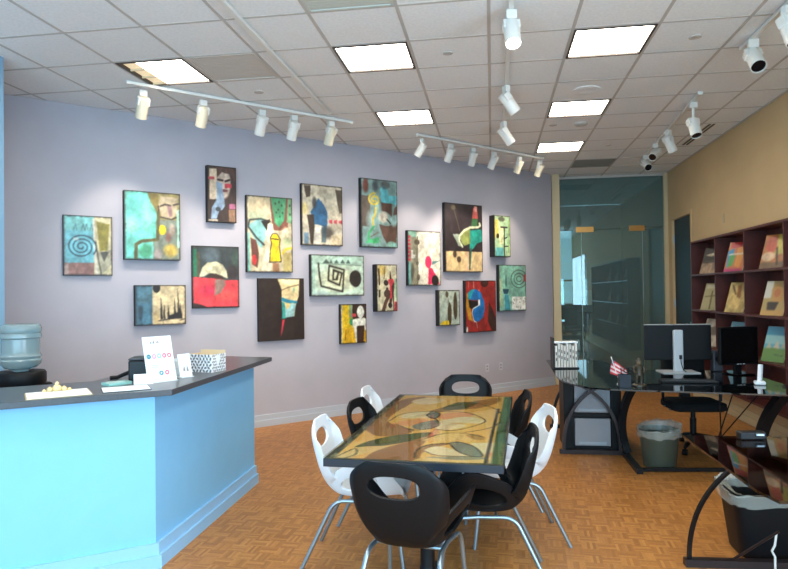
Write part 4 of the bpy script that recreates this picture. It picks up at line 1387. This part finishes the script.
def mg(kind):
    bgc = {'dark': (70, 60, 50), 'rainbow': (210, 120, 70), 'clown': (196, 120, 60), 'beige': (190, 176, 130), 'dance': (206, 176, 110), 'mask': (190, 160, 100), 'beach': (96, 176, 196), 'blue': (120, 170, 190), 'pale': (200, 190, 170)}[kind]
    c = Paint(26, 36, bgc, 1.4)
    if kind == 'dark':
        c.b((40, 34, 30), 0, 0, 1, .5).p((200, 186, 150), [(.1, .3), (.6, .22), (.9, .3), (.5, .36)]).b((170, 140, 110), 0, .6, 1, 1).mottle(.4)
    elif kind == 'rainbow':
        c.b((206, 60, 60), .1, 0, .7, .2).p((60, 150, 200), [(0, .3), (.3, .2), (.4, .6), (.1, .9)]).p((90, 170, 80), [(.15, .45), (.45, .45), (.4, .8), (.15, .85)]).p((232, 150, 60), [(.5, .2), (.9, .15), (.8, .9), (.5, .8)]).b((200, 60, 110), 0, .9, .9, 1).s_((230, 220, 200), .06, [(.1, .42), (.9, .4)])
    elif kind == 'clown':
        c.b((214, 196, 80), .55, 0, 1, .6).p((214, 90, 60), [(.1, .1), (.5, .05), (.6, .4), (.35, .6), (.1, .4)]).e((230, 190, 150), .3, .65, .3, .14).b((120, 90, 60), 0, .82, 1, 1).s_((60, 40, 30), .08, [(.6, .4), (.75, .9)]).mottle(.2)
    elif kind == 'beige':
        c.s_((110, 96, 60), .08, [(.5, .3), (.55, .95)]).s_((120, 104, 66), .05, [(.1, .5), (.9, .45)]).b((214, 206, 170), .1, .05, .9, .2)
    elif kind == 'dance':
        c.p((150, 100, 50), [(.4, .1), (.6, .1), (.7, .5), (.5, .6)]).e((226, 190, 120), .45, .7, .3, .2).s_((80, 56, 36), .07, [(.15, .1), (.4, .4)]).mottle(.25)
    elif kind == 'mask':
        c.b((220, 214, 196), 0, 0, .3, .5).p((206, 150, 80), [(.3, .2), (.55, .05), (.8, .3), (.8, .6), (.4, .6)]).p((50, 40, 34), [(.2, .6), (.7, .62), (.6, .85), (.25, .85)]).e((200, 120, 70), .55, .35, .14, .12).b((206, 160, 90), 0, .85, 1, 1)
    elif kind == 'beach':
        c.b((60, 150, 180), 0, 0, 1, .25).b((150, 200, 200), 0, .25, 1, .5).b((110, 150, 80), 0, .62, 1, 1).p((206, 190, 160), [(.1, .62), (.2, .45), (.35, .62)]).p((214, 196, 170), [(.4, .62), (.55, .4), (.7, .62)]).p((196, 180, 150), [(.72, .6), (.82, .45), (.95, .6)]).s_((70, 90, 70), .03, [(.5, .8), (.9, .82)])
    elif kind == 'pale':
        c.mottle(.3).b((120, 110, 100), .2, .3, .8, .6)
    return c


m_mag = printed('magazine_print', .35)
MAGS = [(0, 0, 'dark', 'dark photo cover magazine'), (1, 0, 'rainbow', 'rainbow coloured cover magazine'), (2, 0, 'clown', 'orange and yellow costume cover magazine'),
        (0, 1, 'beige', 'plain beige cover magazine'), (1, 1, 'dance', 'golden dancer cover magazine'), (2, 1, 'mask', 'magazine with a carved mask on its cover'),
        (0, 2, 'pale', 'pale cover magazine half hidden by monitors'), (1, 2, 'blue', 'blue cover magazine behind the monitors'), (2, 2, 'beach', 'magazine with teal sky and green lawn cover')]
for cx, rz, kind, lab in MAGS:
    y = (YC[cx] + YC[cx + 1]) / 2 + (-.03, 0.02, -.05)[cx]
    z = ZR[rz + 1] + .012
    W, H, lean = .24, .36, .36
    t = thing('magazine', lab + ' leaning in the mahogany shelf', 'magazine', (SX + .05, y, z), math.radians(-58), 'magazines displayed on the shelf')
    sl, cs = math.sin(lean), math.cos(lean)
    pos = lambda x, yy, o=0.: (-W / 2 + x * W, sl * H * (1 - yy) - o, .001 + cs * H * (1 - yy))
    f4 = [pos(0, 1), pos(1, 1), pos(1, 0), pos(0, 0)]
    b4 = [(a, b_ + .008, c_) for a, b_, c_ in f4]
    MB().add(f4 + b4, [(0, 1, 2, 3), (7, 6, 5, 4), (0, 4, 5, 1), (1, 5, 6, 2), (2, 6, 7, 3), (3, 7, 4, 0)]).build('pages', mat('magazine_paper', (200, 190, 165), .6), t)
    painted_grid('cover', mg(kind), lambda x, yy: pos(x, yy, .001), m_mag, t, .7)
    MB().tube([(0, .02 + sl * H * .75, cs * H * .7), (0, .135, .002)], .004, 6).tube([(-.05, .012, .004), (.05, .012, .004)], .003, 6).build('wire_easel', m_black, t)

# ------------------------------------------------------------------ L-shaped black glass desk
GT = .74
gdk = thing('glass_desk', 'L shaped black glass desk on curved dark metal legs', 'desk', (1.2, 6.0, 0))


def DK(*ps):
    return [(p[0] - 1.2, p[1] - 6.0) + tuple(p[2:]) for p in ps]


edge = [(.61, 7.65), (.60, 7.03), (.585, 6.2)]
edge += [tuple(q)[:2] for q in arc((.585, 6.2, 0), (.60, 5.45, 0), (1.02, 5.40, 0), 10)]
edge += [(1.16, 5.375), (1.59, 5.31), (2.18, 5.21), (2.40, 5.21), (2.40, 6.72), (1.32, 6.72), (1.22, 7.65)]
m_dglass = mat('smoked_glass_top', (6, 9, 11), .03, spec=.9)
MB().prism(DK(*edge), GT - .012, GT).build('glass_top', m_dglass, gdk)
# under-frame rails
MB().tube(DK((.68, 7.5, GT - .03), (.66, 6.3, GT - .03), (.80, 5.72, GT - .03), (1.2, 5.62, GT - .03), (2.3, 5.5, GT - .03)), .014, 8).build('frame_rail', m_darkmetal, gdk, True)


def crossed(y, x0, x1):
    """pair of crossing arcs on a floor bar"""
    MB().tube(DK((x0 - .02, y, .022), (x1 + .02, y, .022)), 0, sq=(.022, .02)).build('floor_bar', m_darkmetal, gdk)
    for a, b_ in ((x0 + .02, x1), (x1 - .01, x0)):
        pts = arc((a, y, .04), (a - (b_ - a) * .03, y, .56), (a + (b_ - a) * 1.0, y, GT - .02), 14)
        MB().tube(DK(*pts), 0, sq=(.022, .015)).build('curved_leg', m_darkmetal, gdk)


crossed(6.26, .63, 1.17)
crossed(7.42, .64, 1.17)


def arcleg(x, y0, y1, bow):
    MB().tube(DK((x, y0, .02), (x, y1, .02)), 0, sq=(.026, .02)).build('floor_bar', m_black, gdk)
    pts = arc((x + bow * .2, y1 - .06, .04), (x - bow, y1 - .05, .40), (x + bow * .8, y1 - .25, GT - .013), 14)
    MB().tube(DK(*pts), 0, sq=(.034, .030)).build('curved_leg', m_black, gdk)


arcleg(1.20, 5.62, 6.28, .10)
pts = arc((2.2, 5.75, .03), (2.12, 5.75, .40), (2.36, 5.6, GT - .013), 14)
MB().tube(DK(*pts), 0, sq=(.04, .036)).build('curved_leg', m_black, gdk)
MB().tube(DK((1.23, 5.70, .02), (2.25, 5.80, .02)), 0, sq=(.014, .014)).build('stretcher', m_black, gdk)
for a, b_ in (((1.95, 5.98, .72), (2.0, 6.10, .05)), ((2.10, 6.0, .72), (1.93, 6.12, .05)), ((2.32, 5.92, .72), (1.88, 6.14, .05))):
    MB().tube(DK(a, b_), .006, 6).build('tension_rod', m_black, gdk)
MB().tube(DK((.90, 6.22, .60), (1.03, 6.2, .725)), .006, 6).build('tension_rod', m_steel, gdk)

# drawer cart under the desk
t = thing('drawer_cart', 'black drawer unit with two translucent drawers under the desk', 'drawer unit', (.93, 6.52, 0))
MB().box(-.27, -.175, -.2, .2, .03, .68).box(.165, .26, -.2, .2, .03, .68).box(-.175, .165, -.19, .2, .33, .375).box(-.175, .165, -.2, .2, .655, .68).box(-.175, .165, -.2, .2, .03, .06).build('carcass', m_blackplastic, t, bevel=.004)
m_draw = mat('translucent_drawer', (150, 152, 158), .3)
for z0, z1 in ((.065, .325), (.38, .65)):
    dwr = MB().box(-.17, .16, -.205, .18, z0, z1).build('drawer', m_draw, t, bevel=.006)
    MB().box(-.13, .12, -.212, -.205, z0 + .015, z0 + .04).build('drawer_pull', mat('drawer_lip', (170, 178, 186), .3), dwr)
for x in (-.22, .21):
    for y in (-.16, .16):
        MB().tube([(x - .012, y, .018), (x + .012, y, .018)], .018, 12).build('caster', m_black, t)

# things on the desk -------------------------------------------------------------
t = thing('file_holder', 'black holder full of upright white papers on the desk corner', 'file holder', (.735, 6.84, GT + .001), math.radians(8))
MB().box(-.13, .13, -.06, .08, 0, .012).box(-.13, -.122, -.06, .08, .012, .32).box(-.13, .13, .075, .08, .012, .26).build('tray', m_black, t)
for k in range(8):
    x = -.112 + k * .029
    sh = MB().box(x, x + .021, -.055, .06, .014, .235 + .012 * ((k * 5) % 3)).build('file', mat('file_paper', (222, 214, 204), .7), t)
    for zz in (.08, .14):
        MB().box(x + .006, x + .015, -.0575, -.055, zz + .01 * ((k * 3) % 4), zz + .03 + .01 * ((k * 3) % 4)).build('mark', m_black, sh)
MB().box(-.12, .12, -.06, .06, .262, .276).build('top_sheet', m_paper, t)

t = thing('pen_cup', 'dark square pen cup holding scissors on the desk', 'pen cup', (1.075, 5.56, GT + .001))
MB().box(-.045, .045, -.045, .045, 0, .006).box(-.045, .045, -.045, -.041, .006, .10).box(-.045, .045, .041, .045, .006, .10).box(-.045, -.041, -.041, .041, .006, .10).box(.041, .045, -.041, .041, .006, .10).build('cup', mat('dark_blue_plastic', (20, 28, 40), .4, spec=.3), t)
sci = MB()
for cx_, cz_ in ((.015, .135), (.05, .142)):
    sci.tube([(cx_ + .017 * math.cos(a), .0, cz_ + .02 * math.sin(a)) for a in np.linspace(0, 2 * math.pi, 14)], .005, 6)
sci.build('scissor_handles', m_black, t, True)
MB().tube([(-.02, 0, .02), (-.024, .01, .15)], .004, 6).build('pen', m_black, t)

t = thing('desk_flag', 'small striped flag on a thin white staff by the pen cup', 'flag', (1.062, 5.675, GT + .001))
MB().tube([(-.0, 0, .004), (-.07, 0, .235)], .004, 6).lathe([(.028, 0), (.028, .006), (.006, .012)], 14).build('staff', m_white, t, True)
c = Paint(36, 26, (226, 214, 214), .7)
for k in range(4):
    c.b((190, 44, 56), 0, k / 3.5, 1, (k + .5) / 3.5)
c.b((90, 70, 110), 0, 0, .2, .3)


def flagpos(x, y):
    return (-.064 + .03 * y + .115 * x - .05 * y * (1 - x), -.006 + .014 * math.sin(x * 9), .215 - .10 * y - .085 * x - .02 * y * (1 - x))


painted_grid('cloth', c, flagpos, printed('flag_cloth', .8), t)

t = thing('figurine', 'small bronze figurine of a standing person wearing a hat', 'figurine', (1.20, 5.60, GT + .001))
m_fig = mat('bronze_figurine', (66, 58, 46), .4, metal=.3)
MB().lathe([(.06, 0), (.06, .012), (.045, .02), (.0, .02)], 18).build('base', m_fig, t, True)
MB().tube([(-.018, 0, .018), (-.02, -.004, .06), (-.016, 0, .10)], [.013, .015, .02], 10).tube([(.018, 0, .018), (.02, .004, .06), (.016, 0, .10)], [.013, .015, .02], 10).tube([(0, 0, .09), (0, 0, .13), (0, -.002, .165), (0, 0, .18)], [.034, .032, .036, .016], 12).tube([(-.034, 0, .165), (-.046, -.01, .13), (-.03, -.03, .11)], [.012, .011, .009], 8).tube([(.034, 0, .165), (.046, -.01, .13), (.03, -.03, .11)], [.012, .011, .009], 8).build('body', m_fig, t, True)
MB().lathe([(.004, .176), (.016, .184), (.019, .198), (.016, .212), (.004, .22)], 14).build('head', mat('figurine_face', (120, 96, 70), .5), t, True)
MB().lathe([(.03, .207), (.03, .211), (.017, .213), (.014, .23), (.003, .234)], 16).build('hat', m_fig, t, True)

# monitor seen from behind on a pale pillar stand
t = thing('monitor', 'wide black monitor seen from behind with pale pillar stand', 'monitor', (1.765, 6.56, GT + .001), math.radians(3))
MB().box(-.305, .32, .0, .035, .115, .455).build('screen_housing', m_blackplastic, t, bevel=.008)
MB().box(-.305, .32, -.004, .036, .455, .463).build('top_bezel', mat('grey_bezel', (150, 150, 148), .4), t)
m_pale = mat('pale_grey_plastic', (176, 182, 188), .4)
MB().box(-.05, .04, -.06, -.012, .006, .41).build('stand_pillar', m_pale, t, bevel=.012)
MB().box(-.17, .17, -.13, .12, 0, .008).build('stand_base', m_pale, t)
MB().tube([(.01, -.064, .14), (.012, -.07, .09), (.03, -.07, .03), (.05, -.09, .012)], .004, 6).box(-.003, .022, -.068, -.06, .13, .17).build('cable', m_black, t, True)
# second monitor turned a little
t = thing('monitor', 'black monitor turned sideways in front of the mahogany shelf', 'monitor', (2.27, 6.42, GT + .001), math.radians(22))
MB().box(-.215, .205, -.018, .018, .09, .445).build('screen_housing', m_blackplastic, t, bevel=.006)
MB().box(-.20, .19, -.021, -.018, .105, .43).build('screen_panel', mat('dark_screen', (9, 10, 11), .22, spec=.25), t)
MB().box(-.03, .03, .0, .04, .01, .16).build('stand_neck', m_blackplastic, t)
MB().box(-.1, .1, -.09, .1, 0, .012).build('stand_base', m_blackglass, t, bevel=.004)
for x in (-.035, -.005, .03):
    MB().box(x, x + .018, -.024, -.018, .093, .101).build('button', m_pale, t)
t = thing('speaker', 'small dark speaker between the two monitors', 'speaker', (2.15, 6.65, GT + .001), .0)
MB().box(-.045, .045, -.05, .05, 0, .2).build('cabinet', mat('charcoal_plastic', (46, 48, 56), .4), t, bevel=.01)
MB().lathe([(.03, 0), (.03, .006)], 16).build('driver', m_black, t)
t.children[-1].matrix_local = Matrix.Translation((0, -.05, .12)) @ Matrix.Rotation(math.pi / 2, 4, 'X')
# keyboard and flat folder
t = thing('keyboard', 'long black keyboard lying on the glass desk', 'keyboard', (1.66, 5.86, GT + .001), math.radians(-3))
MB().box(-.23, .23, -.075, .075, 0, .016).build('keyboard_case', m_blackplastic, t, bevel=.004)
ke = MB()
for r in range(5):
    for k in range(15):
        ke.box(-.215 + k * .0285, -.215 + k * .0285 + .024, -.062 + r * .025, -.062 + r * .025 + .02, .016, .021)
kk = ke.build('keys', mat('dark_keys', (30, 32, 36), .4), t)
kk['kind'] = 'stuff'
t = thing('cordless_phone', 'white cordless phone standing in its cradle', 'phone', (2.19, 5.74, GT + .001), math.radians(-15))
MB().box(-.042, .042, -.045, .045, 0, .03).build('cradle', m_whiteplastic, t, bevel=.01)
MB().add(*(lambda q: (q.v, q.f))(MB().tube([(0, .012, .02), (.006, .018, .09), (.012, .03, .165)], .0, sq=(.017, .012)))).build('handset', m_whiteplastic, t, bevel=.005)

# office chair behind the desk
t = thing('office_chair', 'black fabric office chair on a five star base behind desk', 'chair', (1.90, 6.57, 0), math.radians(4))
MB().prism([(x * .255, y * .235) for x, y in ((-.8, -1), (.8, -1), (1, -.75), (1, .7), (.75, 1), (-.75, 1), (-1, .7), (-1, -.75))], .39, .47).build('seat', m_fabric, t, bevel=.03)
MB().box(-.05, .05, .2, .23, .44, .66).build('back_bar', m_black, t)
MB().prism([(x, y) for x, y in ((-.2, .22), (.2, .22), (.22, .27), (.16, .30), (-.16, .30), (-.22, .27))], .56, 1.0).build('backrest', m_fabric, t, bevel=.03)
for sx in (-1, 1):
    MB().tube([(sx * .22, .02, .45), (sx * .27, .02, .46), (sx * .275, .02, .66)], .014, 8).build('arm_post', m_black, t, True)
    MB().box(sx * .275 - .035, sx * .275 + .035, -.12, .12, .66, .685).build('arm_pad', m_blackplastic, t, bevel=.01)
MB().lathe([(.03, .12), (.03, .3), (.022, .3), (.022, .39)], 14).build('gas_column', m_black, t, True)
MB().tube([(-.1, -.05, .41), (-.26, -.12, .40)], .007, 6).tube([(-.1, .03, .41), (-.27, .02, .41)], .007, 6).build('lever', m_steel, t)
for k in range(5):
    a = math.radians(20 + 72 * k)
    lg = MB().tube([(.02 * math.cos(a), .02 * math.sin(a), .125), (.18 * math.cos(a), .18 * math.sin(a), .10), (.30 * math.cos(a), .30 * math.sin(a), .07)], [.03, .024, .016], 8).build('base_arm', m_black, t, True)
    cx_, cy_ = .30 * math.cos(a), .30 * math.sin(a)
    MB().tube([(cx_ - .02 * math.sin(a), cy_ + .02 * math.cos(a), .028), (cx_ + .02 * math.sin(a), cy_ - .02 * math.cos(a), .028)], .028, 14).build('caster', m_black, lg, True)


def waste_bin(label, x, y, r0, r1, h, mb_, sq=False, rz=0.):
    t = thing('waste_bin', label, 'waste bin', (x, y, 0), rz)
    if not sq:
        MB().lathe([(r0 * .96, 0), (r0, .01), (r1, h), (r1 + .006, h), (r1 + .006, h + .01), (r1 - .006, h + .01), (r0 - .008, .014)], 28).build('bin_body', mb_, t, True)
        n = 40
        ring = lambda k: 2 * math.pi * k / n
    else:
        n = 40
        MBb = MB()
        rings = []
        for rr, z in ((r0 * .97, 0), (r0, .01), (r1, h), (r1 + .006, h), (r1 + .006, h + .012), (r1 - .006, h + .012), (r0 - .01, .014)):
            rings.append([(rr * math.copysign(abs(math.cos(a)) ** .35, math.cos(a)), rr * .8 * math.copysign(abs(math.sin(a)) ** .35, math.sin(a)), z) for a in [2 * math.pi * k / n for k in range(n)]])
        MBb.add([p for r_ in rings for p in r_], [(i * n + k, i * n + (k + 1) % n, (i + 1) * n + (k + 1) % n, (i + 1) * n + k) for i in range(6) for k in range(n)] + [tuple(range(n - 1, -1, -1)), tuple(6 * n + k for k in range(n))])
        MBb.build('bin_body', mb_, t, True)
    # crumpled liner bag over the rim
    lb = MB()
    rr = random.Random(5)
    rows = []
    for i, (dr, z) in enumerate(((.011, h - .05), (.013, h - .02), (.014, h + .014), (.006, h + .035), (-.03, h + .03), (-.07, h - .02))):
        row = []
        for k in range(n):
            a = 2 * math.pi * k / n
            j = (.012 if i < 3 else .02) * rr.random()
            R = r1 + dr + (j if i != 4 else -j)
            if sq:
                x_, y_ = R * math.copysign(abs(math.cos(a)) ** .35, math.cos(a)), R * .82 * math.copysign(abs(math.sin(a)) ** .35, math.sin(a))
            else:
                x_, y_ = R * math.cos(a), R * math.sin(a)
            row.append((x_, y_, z + (rr.random() - .5) * .02 + .03 * math.sin(a + .8) * (i in (3, 4))))
        rows.append(row)
    lb.add([p for r_ in rows for p in r_], [(i * n + k, i * n + (k + 1) % n, (i + 1) * n + (k + 1) % n, (i + 1) * n + k) for i in range(5) for k in range(n)])
    lb.build('liner_bag', mat('thin_bag_plastic', (196, 200, 192), .2, alpha=.38), t, True)
    return t


waste_bin('round grey green waste bin with a clear bag under the desk', 1.42, 5.885, .135, .165, .32, mat('grey_green_plastic', (66, 74, 65), .45))
waste_bin('square black waste bin with a pale bag under the near desk', 1.56, 4.06, .17, .215, .36, mat('bin_black', (13, 15, 18), .5, spec=.25), True)

# ------------------------------------------------------------------ near desk at the right edge
nd = thing('glass_table', 'smaller black glass desk with arched leg beside the black bin', 'desk', (1.7, 3.2, 0))


def ND(*ps):
    return [(p[0] - 1.7, p[1] - 3.2) + tuple(p[2:]) for p in ps]


MB().prism(ND((1.025, 3.735), (1.03, 2.75), (1.06, 2.62), (2.35, 2.62), (2.35, 3.735)), GT - .012, GT + .001).build('glass_top', glass_material('smoked_see_through_glass', (.30, .24, .20), (.9, .9, .9), .03), nd)
MB().tube(ND((1.04, 3.80, .02), (2.2, 3.86, .02)), 0, sq=(.026, .02)).build('floor_bar', m_darkmetal, nd)
MB().tube(ND(*arc((1.065, 3.80, .04), (1.06, 3.78, .48), (1.44, 3.60, GT - .013), 16)), 0, sq=(.010, .009)).build('curved_leg', m_black, nd)
MB().tube(ND(*arc((2.1, 3.84, .04), (2.1, 3.80, .42), (1.5, 3.60, GT - .013), 16)), 0, sq=(.022, .012)).build('curved_leg', m_darkmetal, nd)
MB().tube(ND(*arc((1.10, 3.72, GT - .05), (1.4, 3.2, GT - .05), (1.5, 2.7, GT - .05), 12)), 0, sq=(.018, .012)).build('frame_rail', m_darkmetal, nd)
MB().tube(ND((1.30, 3.80, .05), (1.45, 3.60, .28)), .008, 6).build('brace', m_darkmetal, nd)
o = MB().tube([(0, 0, 0), (.0, .0, .09), (-.015, 0, .12), (.0, 0, .15), (.01, 0, .22)], .006, 8).build('power_cable', m_white, None, True)
o.location = (1.47, 3.70, .02)
tag(o, 'short white cable hanging in front of the black bin', 'cable')
t = thing('tape_dispenser', 'small black desk dispenser with a silver roll on the near glass desk', 'dispenser', (1.36, 3.67, GT + .001), math.radians(5))
MB().box(-.075, .06, -.03, .03, 0, .042).build('dispenser_body', m_black, t, bevel=.008)
MB().tube([(.0, -.032, .028), (.04, -.032, .028)], .010, 16).build('roll', m_steel, t, True)
